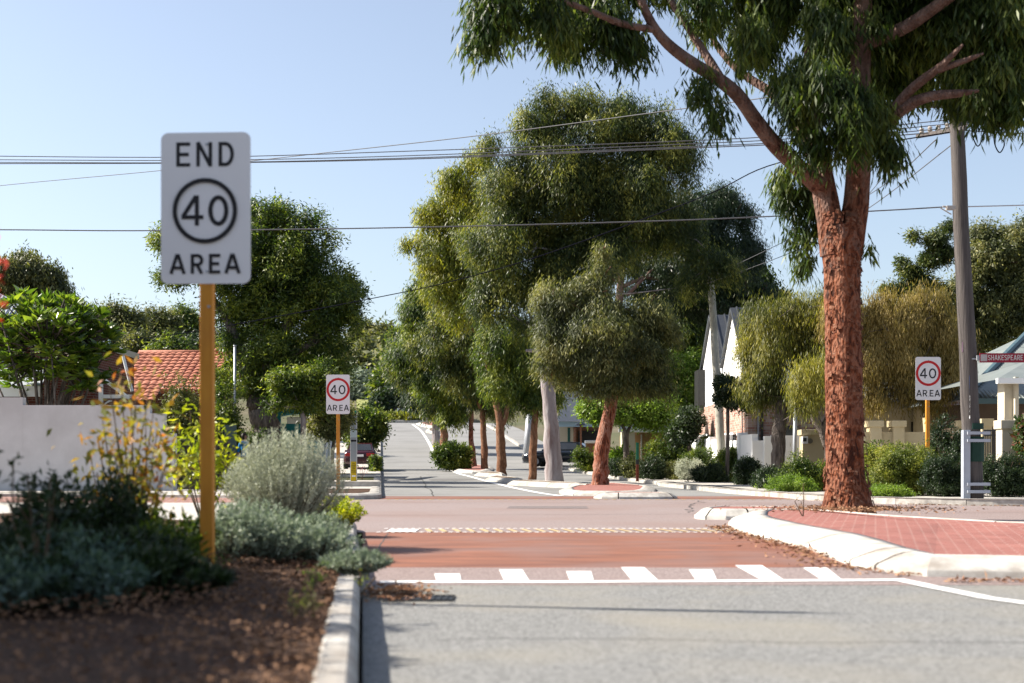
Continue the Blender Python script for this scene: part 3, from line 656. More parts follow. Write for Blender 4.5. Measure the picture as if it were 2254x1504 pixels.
# asphalt litter along the islands
n = 1100; t_ = rg.uniform(0, 1, n)
lx = 2.75-np.abs(rg.normal(size=n))*.18+.05; ly = 18.3-t_*7.2; lx += np.where(ly < 11.8, (11.8-ly)*.7, 0)
n2 = 700; l2x = 3.3+rg.uniform(0, 4.2, n2); l2y = 10.82-np.abs(rg.normal(size=n2))*.05
n3 = 2200; a_ = rg.uniform(0, 6.28, n3); r3 = np.abs(rg.normal(size=n3))*.55+.2; l3x = 5.0+np.cos(a_)*r3*1.1; l3y = 21.0+np.sin(a_)*r3*1.3-.2
zz = np.array([zt(0, y)+.01 for y in ly]); z2 = np.array([zt(0, y)+.01 for y in l2y])
pos = np.concatenate([np.stack([lx, ly, zz+rg.uniform(0, .02, n)], 1), np.stack([l2x, l2y, z2+rg.uniform(0, .02, n2)], 1), np.stack([l3x, l3y, .16+rg.uniform(0, .05, n3)*np.exp(-r3)], 1)])
n4 = 1500; l4x = rg.uniform(3.0, 30, n4); l4x = 6.8+rg.uniform(0, 1, n4)*9; l4y = 27.4+rg.normal(size=n4)*.12-.2
pos = np.concatenate([pos, np.stack([l4x, np.interp(l4x, [6.8, 7.1, 8.2, 10.5, 16], [32, 31.2, 28.6, 27.4, 26.7])-np.abs(rg.normal(size=n4))*.15, np.full(n4, .015)], 1)])
n5 = 500; pos = np.concatenate([pos, np.stack([-.95+rg.normal(size=n5)*.12+.15, 9.9+rg.normal(size=n5)*.3, np.full(n5, -.08)], 1)])
dr = rg.normal(size=(len(pos), 3)); dr[:, 2] *= .15
tag(leaf_mesh('leaf_litter', pos, dr, .055, .016, M_LITTER, rng=rg), 'dry brown leaf litter lying along the kerbs and round the gum', 'leaf litter', kind='stuff')

# ------------------------------------------------------------------ signs
def stroke(m, pts, t, fn, k, closed=False):
    """a mitred ribbon in sign coordinates; k = number of the stroke (keeps strokes off one another's plane)"""
    n = len(pts); vs = []
    for i in range(n):
        if closed: a, b = Vector(pts[i-1]), Vector(pts[(i+1) % n])
        else: a, b = Vector(pts[max(i-1, 0)]), Vector(pts[min(i+1, n-1)])
        tt = (b-a).normalized(); nn = Vector((-tt.y, tt.x))
        c = 1
        if (closed or 0 < i < n-1):
            e = (Vector(pts[i])-Vector(pts[i-1])).normalized(); c = max(.5, abs(Vector((-e.y, e.x)).dot(nn)))
        p = Vector(pts[i]); vs += [fn(*(p+nn*t/2/c), k), fn(*(p-nn*t/2/c), k)]
    fs = [(2*i, 2*i+1, 2*i+3, 2*i+2) for i in range(n-1)]
    if closed: fs.append((2*n-2, 2*n-1, 1, 0))
    m.add(vs, fs)
def arc(cx, cy, rx, ry, a0, a1, n=14): return [(cx+rx*math.cos(R(a0+(a1-a0)*i/n)), cy+ry*math.sin(R(a0+(a1-a0)*i/n))) for i in range(n+1)]
def glyph(ch, w, t):
    """strokes of a letter of height 1, width w, stroke t (centre lines inset by t/2)"""
    l, r, b, u = t/2, w-t/2, t/2, 1-t/2
    if ch == 'E': return [[(l, 0), (l, 1)], [(0, b), (w, b)], [(0, u), (w, u)], [(0, .5), (w*.9, .5)]]
    if ch == 'N': return [[(l, 0), (l, 1)], [(r, 0), (r, 1)], [(l*.9, 1), (r*1.02, 0)]]
    if ch == 'D': return [[(l, 0), (l, 1)], [(0, u), (w*.45, u)]+arc(w*.45, .5, r-w*.45, .5-b, 90, -90)[1:-1]+[(w*.45, b), (0, b)]]
    if ch == 'A': return [[(l*.9, 0), (w/2-.02, 1)], [(w-l*.9, 0), (w/2+.02, 1)], [(w*.2, .3), (w*.8, .3)]]
    if ch == 'R': return [[(l, 0), (l, 1)], [(0, u), (w*.55, u)]+arc(w*.55, (u+.46)/2, r-w*.55, (u-.46)/2, 90, -90)[1:-1]+[(w*.55, .46), (0, .46)], [(w*.5, .46), (r*1.0, 0)]]
    if ch == 'P': return [[(l, 0), (l, 1)], [(0, u), (w*.55, u)]+arc(w*.55, (u+.44)/2, r-w*.55, (u-.44)/2, 90, -90)[1:-1]+[(w*.55, .44), (0, .44)]]
    if ch == 'H': return [[(l, 0), (l, 1)], [(r, 0), (r, 1)], [(l, .5), (r, .5)]]
    if ch == 'K': return [[(l, 0), (l, 1)], [(l, .36), (r, 1)], [(w*.38, .55), (r, 0)]]
    if ch == 'S': return [arc(w/2, .735, r-w/2, .265-b, 20, 250, 12)+arc(w/2, .255, r-w/2, .255-b, 80, -160, 12)]
    if ch == '4': return [[(w*.70, 0), (w*.70, 1)], [(w*.66, 1-t*.2), (t*.35, .28+t*.15)], [(0, .28), (w, .28)]]
    if ch == '0': return [('c', arc(w/2, .5, r-w/2, .5-b, 0, 360, 28)[:-1])]
    return []
def write(m, items, fn, k0=0):
    """items: (char, x, z, width, height, stroke) in board metres"""
    k = k0
    for ch, x, z, w_, h_, t_ in items:
        for st in glyph(ch, w_/h_, t_/h_):
            cl = False
            if st and st[0] == 'c': cl = True; st = st[1]
            stroke(m, [(x+a*h_, z+b*h_) for a, b in st], t_, fn, k, cl); k += 1
def rounded(w_, h_, r_, n=6):
    pts = []
    for cx, cy, a in ((w_/2-r_, h_/2-r_, 0), (-w_/2+r_, h_/2-r_, 90), (-w_/2+r_, -h_/2+r_, 180), (w_/2-r_, -h_/2+r_, 270)):
        pts += [(cx+r_*math.cos(R(a+90*i/n)), cy+r_*math.sin(R(a+90*i/n))) for i in range(n+1)]
    return pts
def speed_sign(px, Y, pxc, pyt, label, end=False, ground=None, post_w=.085, yaw=0):
    """0.6 x 1.0 m board on an orange square post"""
    x = PX(pxc, Y); zc = CAMH+(HZ-pyt)/F*Y-.5; g = zt(x, Y) if ground is None else ground
    t = empty('speed_limit_sign', (x, Y, g), label, 'road sign', 'speed limit signs', yaw); zc -= g; 
    MB().prism(rounded(.6, 1.0, .05), -.003, .0, lambda a, b, c: (a, c, zc+b)).build('sign_board', M_SIGN, t, local=True)
    board = t.children[0] if t.children else None
    m = MB(); fn = lambda a, b, k: (a, -.0045-k*.00025, zc+b)
    def cv(l, tp, wd_, h_, sc, x0, y0): return (l-x0)*sc-.3, .5-(tp+h_-y0)*sc, wd_*sc, h_*sc
    if end:
        sc = .6/745; it = []
        for ch, l, tp, wd_, h_, s_ in [('E', 183, 125, 117, 200, 30), ('N', 350, 125, 132, 200, 30), ('D', 535, 125, 128, 200, 30), ('4', 228, 562, 182, 248, 34), ('0', 450, 562, 168, 252, 36),
                                       ('A', 128, 1043, 134, 162, 27), ('R', 305, 1043, 105, 162, 27), ('E', 457, 1043, 94, 162, 27), ('A', 585, 1043, 134, 162, 27)]:
            a, b, c, d = cv(l, tp, wd_, h_, sc, 55, 45); it.append((ch, a, b, c, d, s_*sc))
        write(m, it, fn)
        stroke(m, arc(-.002, .5-(690-45)*sc, 250*sc, 250*sc, 0, 360, 56)[:-1], 36*sc, fn, 50, True)
        m.build('lettering', M_INK, board, local=True)
    else:
        sc = .6/250; it = []
        for ch, l, tp, wd_, h_, s_ in [('4', 229, 228, 71, 97, 13), ('0', 317, 228, 72, 98, 13.5), ('A', 194, 438, 52, 62, 9), ('R', 257, 438, 43, 62, 9), ('E', 325, 438, 36, 62, 9), ('A', 373, 438, 52, 62, 9)]:
            a, b, c, d = cv(l, tp, wd_, h_, sc, 185, 118); it.append((ch, a, b, c, d, s_*sc))
        write(m, it, fn); m.build('lettering', M_INK, board, local=True)
        m = MB(); stroke(m, arc(.003, .5-(276-118)*sc, 111*sc, 111*sc, 0, 360, 56)[:-1], 24*sc, fn, 2, True); m.build('red_ring', M_SRED, board, local=True)
    m = MB(); top = zc+.44
    m.box((0, .006+.035, top/2-.2), (post_w, .07, top+.4)); m.build('post', M_POST, t, local=True, bevel=.004)
    for dz in (.42, -.42): b = MB(); b.tube([(0.01, -.012, zc+dz), (0.01, .012, zc+dz)], .009, 8); b.build('bolt', M_GALV, t, local=True)
    b = MB(); b.tube([(0.02, -.004, zc-.65), (.02, .012, zc-.65)], .01, 8); b.build('bolt', M_GALV, t, local=True)
    return t
speed_sign(0, 9.4, 453, 292, 'large white sign reading END 40 AREA on an orange post in the near garden bed', True, ground=.1, yaw=R(-3))
speed_sign(0, 36.1, 744, 825, 'white 40 AREA sign with red ring on orange post left of the bus stop panel', ground=.12)
speed_sign(0, 33, 2043, 786, 'white 40 AREA sign with red ring standing in hedge near the big timber pole', ground=.12, yaw=R(3))

# ------------------------------------------------------------------ power pole, street name sign, wires
def tpole(name, label, base, top, r0, r1, mat):
    t = empty(name, base, label, 'power pole'); rr = random.Random(5); n = 14
    pts = [Vector(base).lerp(Vector(top), i/n)+Vector((rr.uniform(-.01, .01), rr.uniform(-.01, .01), 0)) for i in range(n+1)]
    pts[0].z -= .3
    MB().tube(pts, [r0+(r1-r0)*i/n for i in range(n+1)], 16).build('pole_shaft', mat, t, smooth=True); return t
pb = on(2145, 28.6, .12); pt_ = P(2098, 120, 28.6)
pole = tpole('power_pole', 'tall weathered grey timber power pole with white steel brace at its foot, right side', pb, pt_, .19, .13, M_TIMBER)
# white brace with steel straps, colour toned down to blue-grey for shade
m = MB(); bx = pb.x-.21
m.box((bx, 28.45, pb.z+.68), (.13, .10, 1.40)); m.box((bx-.07, 28.47, pb.z+.68), (.012, .16, 1.40)); m.build('steel_brace', pm('zinc_steel', (.52, .56, .64), (.60, .64, .72), 4, .5), pole, bevel=.004)
for z in (.15, .3, 1.17, 1.32):
    m = MB(); m.box((pb.x+.0, 28.36, pb.z+z), (.44, .035, .06)); m.box((pb.x+.225, 28.52, pb.z+z), (.03, .34, .06)); m.build('strap', MATS['zinc_steel'], pole)
m = MB(); m.lathe((pb.x-.01, 28.6, pb.z+.75), [(.197, 0), (.2, .5)], 16); m.build('green_sleeve', pm('dark_green_band', (.012, .05, .035), (.02, .07, .05), 3, .7), pole)
m = MB(); m.lathe((pb.x-.015, 28.6, pb.z+1.4), [(.192, 0), (.192, .12)], 16); m.build('green_sleeve', MATS['dark_green_band'], pole)
m = MB(); m.lathe((pb.x-.03, 28.6, pb.z+2.79), [(.186, 0), (.186, .03)], 16); m.build('metal_band', M_GALV, pole)
for k, (z, hh, ww) in enumerate([(1.62, .06, .07), (1.75, .07, .06), (1.86, .10, .07), (1.99, .12, .07)]):
    m = MB(); m.box((pb.x-.165, 28.46, pb.z+z+.02), (ww, .01, hh), rz=R(-50)); m.build('number_tag', M_WHITE, pole)
m = MB(); m.box((pb.x-.18, 28.47, pb.z+2.30), (.09, .012, .34), rz=R(-45)); m.build('blue_tag', pm('blue_tag', (.03, .09, .32), (.04, .12, .36), 6, .5), pole)
m = MB(); m.box((pb.x-.22, 28.5, pb.z+3.05), (.12, .03, .2)); m.build('small_plate', pm('faded_maroon', (.35, .22, .30), rough=.6), pole)
# crossarms and insulators
ca = P(2080, 232, 28.45)
m = MB(); m.box((ca.x-.3, 28.42, ca.z), (2.2, .09, .11)); m.build('crossarm', M_TIMBER, pole)
c2 = P(2098, 300, 28.6)
m = MB()
a_ = P(2125, 282, 28.2); b_ = P(2020, 300, 30.5); dv = (b_-a_)
m.tube([a_, b_], .05, 6); m.build('crossarm', M_TIMBER, pole)
for k in range(6):
    p = a_.lerp(b_, k/5.5); m = MB(); m.lathe((p.x, p.y, p.z+.04), [(.03, 0), (.055, .03), (.035, .06), (.055, .09), (.03, .12)], 10); m.build('insulator', M_CERAM, pole)
p = P(2092, 458, 28.4); m = MB(); m.box(p, (.16, .1, .08)); m.tube([p+Vector((-.15, 0, .03)), p+Vector((.1, 0, .0))], .02, 6); m.tube([p+Vector((-.2, 0, 0)), p+Vector((.02, 0, -.13))], .012, 5); m.build('cable_clamp', M_CERAM, pole)

sg = P(2156, 788, 28.35)
t = empty('street_name_sign', sg, 'maroon street name blade reading SHAKESPEARE fixed to the timber pole', 'street sign')
LW = 1.42
m = MB(); m.box((sg.x+LW/2, 28.35, sg.z), (LW, .02, .185)); m.build('sign_blade', M_MAROON, t, bevel=.003); bl = t.children[0]
m = MB(); it = []; x = .168
for ch in 'SHAKESPEARE':
    w_ = {'A': .062, 'E': .046, 'K': .055, 'S': .052, 'H': .052, 'P': .05, 'R': .054}[ch]
    it.append((ch, x, -.048, w_, .105, .0125)); x += w_+.0115
write(m, it, lambda a, b, k: (sg.x+a, 28.338-k*.0002, sg.z+b)); m.build('lettering', pm('pale_sign_ink', (.62, .60, .58), rough=.5), bl)
m = MB(); m.box((sg.x+.085, 28.339, sg.z), (.13, .006, .135)); m.build('crest_panel', pm('pale_crest', (.55, .50, .50), (.66, .62, .60), 20, .5), bl)
m = MB(); m.box((sg.x-.02, 28.37, sg.z), (.06, .05, .1)); m.build('bracket', M_GALV, t)

def wire(label, pts, r=.011, mat=M_WIRE, group='overhead wires', cat='wire'):
    """pts are (px,py,Y) picks: the cable hangs through them"""
    q = [P(*p) for p in pts]
    # Catmull-Rom through the picks
    out = []
    for i in range(len(q)-1):
        p0, p1, p2, p3 = q[max(i-1, 0)], q[i], q[i+1], q[min(i+2, len(q)-1)]
        for k in range(8):
            f = k/8; out.append(.5*((2*p1)+(-p0+p2)*f+(2*p0-5*p1+4*p2-p3)*f*f+(-p0+3*p1-3*p2+p3)*f**3))
    out.append(q[-1]); o = MB().tube(out, r, 5).build('overhead_wire', mat, smooth=True); recentre(o)
    return tag(o, label, cat, group)
wire('uppermost of the four parallel power wires crossing the sky behind the END sign', [(-300, 338, 32), (0, 344, 31.6), (450, 346, 31), (900, 333, 30.5), (1500, 311, 29.6), (1760, 296, 29.2), (2110, 262, 28.7)], .010)
wire('second from top of the four parallel power wires crossing the sky', [(-300, 350, 32.4), (0, 352, 32), (450, 353, 31.4), (900, 343, 30.8), (1500, 318, 29.9), (1760, 304, 29.5), (2100, 272, 29)], .010)
wire('third from top of the four parallel power wires crossing the sky', [(-300, 357, 32.8), (0, 357.5, 32.4), (450, 358, 31.8), (900, 348, 31.2), (1500, 324, 30.3), (1760, 311, 29.9), (2090, 282, 29.4)], .010)
wire('lowest of the four parallel power wires, the one nearest the crown tops', [(-300, 361, 33.2), (0, 360.5, 32.8), (450, 359, 32.2), (900, 350.5, 31.6), (1500, 327, 30.7), (1760, 315, 30.3), (2080, 290, 29.8)], .012)
wire('thin wire climbing from low left to the top of the timber pole', [(-200, 435, 60), (0, 409, 56), (350, 376, 50), (740, 334, 44), (1060, 298, 40), (1500, 240, 35), (1700, 213, 32), (2100, 150, 28.7)], .013)
wire('single telephone cable crossing the picture at mid-height of the END sign', [(-300, 506, 32), (0, 506, 31.6), (340, 508, 31.2), (900, 501, 30.5), (1500, 485, 29.6), (1900, 466, 29), (2092, 455, 28.6)], .014)
wire('pale cable running on to the right from the clamp on the timber pole', [(2092, 456, 28.6), (2180, 454, 28.4), (2400, 448, 28)], .012, pm('wire_pale', (.6, .58, .6), rough=.6))
wire('black service cable sagging from the timber pole to the brick house on the left', [(215, 754, 45), (340, 742, 43.5), (480, 721, 42), (820, 657, 39), (1000, 618, 37.5), (1200, 560, 36), (1540, 436, 33), (1720, 357, 31), (2098, 290, 28.7)], .013, M_WIREB)
wire('upper of two wires slanting behind the fork of the big gum to the pole', [(2060, 308, 29), (1935, 415, 40), (1750, 520, 50), (1568, 608, 54)], .012)
wire('lower of two wires slanting behind the fork of the big gum to the pole', [(2100, 315, 28.7), (1910, 460, 40), (1760, 548, 50), (1570, 620, 54)], .012)
wire('faint thin wire between the fork and the clamp, reaching down to the far trees', [(1960, 372, 34), (1800, 560, 48), (1735, 645, 58)], .009)
for k, (x0, x1, yb, lab) in enumerate([(2140, 2182, 322, 'left of the two U-shaped wire loops beside the pole head'), (2188, 2238, 336, 'right of the two U-shaped wire loops beside the pole head')]):
    wire(lab, [(x0-1, 270, 28.5), (x0+1, yb-22, 28.5), (x0+12, yb, 28.5), (x0+22, yb-14, 28.5), (x0+24, 296+k*6, 28.5), (x1, 288+k*8, 28.5)], .013, M_WIREB, 'wire loops')
wire('upper of two wires leaving the pole head to the right', [(2100, 262, 28.7), (2180, 271, 28.5), (2450, 287, 28)], .010, group='wires leaving right')
wire('lower of two wires leaving the pole head to the right', [(2100, 285, 28.8), (2180, 291, 28.5), (2450, 303, 28)], .010, group='wires leaving right')
# second pole, far right verge, and its neighbour light poles
p2b = on(1592, 52, .13); p2 = tpole('power_pole', 'pale knotted timber pole rising into the dark crown in front of the white gables', p2b, P(1563, 590, 53), .165, .125, M_TIMBER2)
m = MB(); m.box(P(1583, 792, 52.8), (.5, .05, .05), ry=R(-20)); m.build('bracket', M_GALV, p2)
p3 = empty('light_pole', on(1748, 47, .1), 'slim pale grey steel pole beside the cream letterbox pier', 'pole')
m = MB(); m.tube([on(1748, 47, -.1), P(1751, 890, 47)], .07, 10); m.build('pole_shaft', M_GALV, p3, smooth=True)
p4 = empty('light_pole', on(516, 50, .1), 'thin pale steel pole at the left edge of the big leafy street tree', 'pole')
m = MB(); m.tube([on(516, 50, -.1), P(517, 760, 50)], .045, 10); m.tube([P(517, 763, 50), P(517, 760, 50)], .055, 10); m.build('pole_shaft', M_GALV, p4, smooth=True)
p5 = empty('light_pole', on(1166, 86, .1), 'short pale grey steel pole on the far verge among the slim trunks', 'pole')
m = MB(); m.tube([on(1160, 86, -.1), P(1166, 905, 86)], [.3, .2], 10); m.build('pole_shaft', M_GALV, p5, smooth=True)
# telegraph pole above the brick house roof
p6 = empty('vent_pipe', P(241, 760, 47), 'thin green-grey vent pipe standing on the pale metal roof', 'pipe')
m = MB(); m.tube([P(241, 765, 47), P(240, 716, 47)], .05, 8); m.tube([P(236, 717, 47), P(246, 717, 47)], .05, 8); m.build('pipe', pm('pale_green_metal', (.35, .5, .5), rough=.6), p6)

# ------------------------------------------------------------------ bus stop
bs = on(778.5, 52, .12); bw = .245; bh = (1063-907)/F*52
t = empty('bus_stop_panel', bs, 'tall narrow white bus stop panel with green cap and yellow lower notice', 'bus stop')
m = MB(); m.box((bs.x, 52, bs.z+bh/2), (bw, .09, bh)); m.build('panel', pm('pale_grey_panel', (.42, .45, .50), (.48, .51, .56), 3, .5), t, bevel=.006)
pan = t.children[0]; pan_yf = 52-.045
def fp(name, x0, x1, z0, z1, mat, k=1, par=None):
    m = MB(); m.box((bs.x+(x0+x1)/2*bw, pan_yf-.002*k, bs.z+(z0+z1)/2*bh), ((x1-x0)*bw, .003, (z1-z0)*bh)); return m.build(name, mat, par or pan)
for s in (-1, 1): fp('edge_strip', s*.5-.05 if s > 0 else -.5, .5 if s > 0 else -.42, 0, 1, M_WHITE)
fp('green_cap', -.40, .43, .955, .995, pm('sign_green', (.01, .25, .12), rough=.5)); fp('black_band', -.40, .43, .933, .953, M_INK)
fp('timetable', -.40, .43, .62, .72, pm('timetable_white', (.6, .65, .66), (.35, .45, .5), 40, .5)); fp('timetable_frame', -.40, .43, .722, .732, M_DGREEN); fp('lower_band', -.40, .43, .56, .585, M_INK)
yel = fp('yellow_notice', -.40, .43, 0.005, .28, pm('notice_yellow', (.75, .52, .01), (.8, .58, .02), 5, .5)); fp('notice_box', -.25, .3, .065, .085, M_WHITE, 2, yel)
def text(s_, h_, loc, mat, par, name='lettering'):
    cu = D.curves.new(name, 'FONT'); cu.body = s_; cu.size = h_; cu.align_x = 'CENTER'; cu.extrude = .0005; cu.offset = h_*.02
    o = D.objects.new('tmp', cu); COL.objects.link(o); dg = bpy.context.evaluated_depsgraph_get(); me = D.meshes.new_from_object(o.evaluated_get(dg))
    D.objects.remove(o); me.transform(Matrix.Translation(loc) @ Matrix.Rotation(R(90), 4, 'X')); me.materials.clear(); me.materials.append(mat)
    me.name = name
    return link(name, me, par)
text('403', .085, (bs.x-.02, pan_yf-.005, bs.z+.895*bh), M_INK, pan)
for i, s_ in enumerate(['Bus', 'always', 'stand', 'with', 'the bus', 'travelling']): text(s_, .058, (bs.x+.005, pan_yf-.006, bs.z+(.245-.024*i)*bh), M_INK, yel)
text('.....', .06, (bs.x+.005, pan_yf-.006, bs.z+.105*bh), M_SRED, yel)
# mulch bed edging in front of the panel
m = MB(); m.box((PX(765, 43.5), 43.5, .22), (2.0, .18, .16)); m.build('concrete_edging', M_KERB, bevel=.01)
tag(D.objects['concrete_edging'], 'low concrete edging block behind the corner mulch bed', 'kerb block')

# ------------------------------------------------------------------ big gum on the island
def big_gum():
    Y = 21.0; b = Vector((PX(1870, Y), Y, .14)); t = empty('gum_tree', b, 'huge gum with red peeling bark growing from the paved island, leaves hanging over the street', 'tree')
    def trunk_part(pts, rad, name, mat, n=40, seg=.09, amp=.10, parent=t, seed=1, extra=None):
        rr = np.random.default_rng(seed); pts = [np.array(p, float) for p in pts]; L = [0]
        for i in range(1, len(pts)): L.append(L[-1]+np.linalg.norm(pts[i]-pts[i-1]))
        k = max(4, int(L[-1]/seg)); q = []; qr = []
        for i in range(k+1):
            s = L[-1]*i/k; q.append([np.interp(s, L, [p[j] for p in pts]) for j in range(3)]); qr.append(np.interp(s, L, rad))
        q = np.array(q); 
        for _ in range(4): q[1:-1] = (q[:-2]+q[1:-1]*2+q[2:])/4
        vs = []; fs = []
        th = np.arange(n)*2*math.pi/n
        base = rr.normal(size=(k+1, n))
        for _ in range(2): base = (base+np.roll(base, 1, 1)+np.roll(base, -1, 1))/2.4
        for _ in range(3): base[1:] = base[1:]*.45+base[:-1]*.6
        lob = .05*np.sin(th*3+1)+.04*np.sin(th*5+2)
        for i in range(k+1):
            tg = q[min(i+1, k)]-q[max(i-1, 0)]; tg /= np.linalg.norm(tg); a = np.cross(tg, (0, 1, 0)); a /= np.linalg.norm(a); bb = np.cross(a, tg)
            r_ = qr[i]*(1+lob+amp*np.clip(base[i], -1.2, 1.5)*.35)
            for j in range(n): vs.append(q[i]+(a*math.cos(th[j])+bb*math.sin(th[j]))*r_[j])
        for i in range(k):
            for j in range(n): fs.append((i*n+j, i*n+(j+1) % n, (i+1)*n+(j+1) % n, (i+1)*n+j))
        fs.append(tuple(k*n+j for j in range(n)))
        mb_ = MB().add(vs, fs)
        if extra: extra(mb_)
        return mb_.build(name, [mat, M_FLAKE, M_BARKS] if extra else mat, parent, smooth=False)
    pp = lambda x, y, dY=0: P(x, y, Y+dY)
    main = [(b.x-.02, Y, 0.0), pp(1868, 1110), pp(1862, 1050), pp(1860, 900), pp(1858, 760), pp(1855, 600), pp(1853, 540), pp(1852, 500)]
    # bark scales standing off the trunk
    rr = random.Random(9); fm = MB()
    cl = [Vector(p) for p in main[1:]]+[Vector(pp(1851, 470))]
    for i in range(900):
        s = rr.uniform(0, len(cl)-1.001); k = int(s); c = cl[k].lerp(cl[k+1], s-k); rad = .268+max(0, .08-(c.z-.2)*.06); a = rr.uniform(0, 6.28)
        if c.z > 4.2: rad = .29
        d = Vector((math.cos(a), math.sin(a), 0)); tt = Vector((-d.y, d.x, 0)); o = c+d*rad*1.02; w_ = rr.uniform(.02, .07); h_ = rr.uniform(.02, .09); l_ = rr.uniform(.004, .03)
        tw = rr.uniform(-.02, .02)
        v0 = o-tt*w_/2+Vector((0, 0, h_/2)); v1 = o+tt*w_/2+Vector((0, 0, h_/2)); v2 = o+tt*w_/2+d*l_+Vector((0, 0, -h_/2))+tt*tw; v3 = o-tt*w_/2+d*l_*rr.uniform(.4, 1)+Vector((0, 0, -h_/2))+tt*tw
        fm.add([v0, v1, v2, v3], [(0, 1, 2, 3)])
    def extra(q):
        b0 = len(q.v); q.v += fm.v; q.f += [tuple(b0+i for i in f) for f in fm.f]; q.m += [1]*len(fm.f)
    trunk_part(main, [.47, .35, .28, .265, .26, .265, .29, .285], 'trunk', M_BARKG1, seed=2, extra=extra)
    S = lambda pts, rad, sd, mat=M_BARKG1: trunk_part(pts, rad, 'limb', mat, n=18, seg=.12, amp=.10, seed=sd)
    S([pp(1840, 560), pp(1830, 500), pp(1817, 430), pp(1812, 390), pp(1795, 330, .2), pp(1785, 200, .3), pp(1790, 60, .4), pp(1800, -120, .5)], [.22, .19, .175, .165, .15, .13, .11, .08], 3)
    S([pp(1866, 560), pp(1880, 490), pp(1890, 410), pp(1892, 330, -.2), pp(1893, 200, -.4), pp(1898, 60, -.6), pp(1905, -150, -.8)], [.22, .195, .18, .17, .155, .14, .11], 4)
    S([pp(1815, 420), pp(1770, 380, -.2), pp(1706, 320, -.5), pp(1660, 262, -.7), pp(1625, 205, -.9), pp(1590, 178, -1), pp(1540, 150, -1.1), pp(1475, 105, -1.2), pp(1435, 60, -1.3), pp(1410, 0, -1.4), pp(1380, -100, -1.5)], [.15, .125, .115, .105, .1, .095, .085, .075, .065, .055, .04], 5)
    S([pp(1590, 180, -1), pp(1560, 130, -.8), pp(1520, 70, -.7), pp(1480, 10, -.6), pp(1440, -80, -.6)], [.07, .06, .05, .045, .03], 6)
    S([pp(1785, 330), pp(1740, 260, .4), pp(1700, 200, .6), pp(1640, 170, .8), pp(1590, 120, 1), pp(1560, 70, 1.2), pp(1530, 0, 1.4)], [.1, .085, .07, .06, .05, .045, .03], 7)
    S([pp(1435, 65, -1.3), pp(1370, 55, -1.6), pp(1290, 20, -2), pp(1200, -10, -2.4), pp(1100, -30, -2.7)], [.05, .045, .04, .03, .015], 8)
    S([pp(1892, 360), pp(1925, 300, -.4), pp(1965, 255, -.8), pp(2000, 228, -1), pp(2050, 208, -1.2), pp(2110, 208, -1.4), pp(2155, 200, -1.5)], [.13, .12, .1, .085, .07, .055, .018], 9)
    S([pp(1950, 270, -.7), pp(1990, 210, -1), pp(2030, 175, -1.2), pp(2065, 155, -1.4), pp(2100, 120, -1.6), pp(2120, 98, -1.7)], [.08, .07, .065, .055, .04, .015], 10)
    S([pp(2065, 155, -1.4), pp(2100, 140, -1.5), pp(2140, 132, -1.6), pp(2165, 118, -1.7)], [.05, .045, .035, .012], 11)
    S([pp(1898, 100, -.5), pp(2000, 60, -1), pp(2080, 0, -1.4), pp(2200, -80, -2)], [.1, .09, .08, .05], 12)
    # crown: hanging clumps; picks give the clump, (px,py,r,ry,dY)
    BL = [(1090, 40, 60, 55, -2.4), (1060, 95, 40, 35, -2.6), (1150, -10, 110, 60, -2.2), (1190, 60, 60, 60, -2), (1260, 90, 60, 70, -1.6), (1240, 20, 110, 70, -1), (1330, 70, 60, 70, -1.2), (1330, -40, 120, 70, 0), (1390, 110, 40, 50, -1), (1430, -40, 100, 60, 0),
          (1540, 210, 30, 45, -1.2), (1580, 255, 30, 40, -1.1), (1560, 60, 50, 40, .4), (1640, 40, 60, 60, .8), (1680, 130, 50, 50, 1), (1610, -30, 90, 60, 1), (1740, 40, 90, 80, .6), (1650, 90, 45, 60, -.6), (1530, 10, 50, 40, -.8),
          (1740, 200, 40, 60, -.6), (1780, 240, 60, 90, -.9), (1820, 200, 60, 60, -1.2), (1860, 260, 55, 70, -1.2), (1780, 330, 42, 40, -.9), (1850, 310, 45, 42, -1.0), (1905, 260, 45, 90, -.7),
          (1850, 60, 110, 110, -.4), (1960, 80, 110, 110, 0), (2070, 60, 120, 90, -.4), (2180, 60, 110, 110, -1), (2000, 190, 70, 60, .4), (2120, 190, 80, 70, -.6), (2220, 180, 70, 90, -1.2), (2250, 60, 110, 120, -1.4), (2060, 140, 60, 50, .5), (2170, 250, 40, 25, -1), (2240, 250, 40, 30, -1.2), (1990, 130, 110, 80, .8), (2130, 120, 110, 90, .6), (2240, 150, 60, 90, -.2), (2200, 230, 70, 35, -.8), (2260, 240, 40, 35, -.6), (2090, 225, 40, 25, -.4), (1900, 150, 70, 90, .6), (1880, 10, 120, 80, .8), (2080, 20, 150, 90, 1),
          (1960, -60, 200, 90, -.5), (2200, -80, 160, 100, -1), (1760, -70, 160, 80, 0), (1500, -90, 160, 60, 0),
          (1965, 340, 38, 32, -.9), (1930, 300, 30, 35, -.8), (1715, 400, 24, 30, .5), (1740, 455, 32, 45, .5), (1760, 520, 30, 45, .4), (1775, 570, 20, 30, .4), (1795, 480, 20, 50, .3), (1910, 555, 9, 18, -.1), (1790, 420, 25, 30, .5), (1735, 360, 10, 12, .4)]
    rng = np.random.default_rng(77); bl = pblobs(BL, Y)
    pos, dirs, out = crown_pts(bl, 5300, 22, .22, rng, .2, 1.1, 1.6, sub=9, fill=.08)
    # gaps between the lobes come from the clumps; leaves are long and hang
    leaf_mesh('crown', pos, dirs, .17, .030, G_GUMF, t, rng=rng, out=out)
    return t
big_gum()

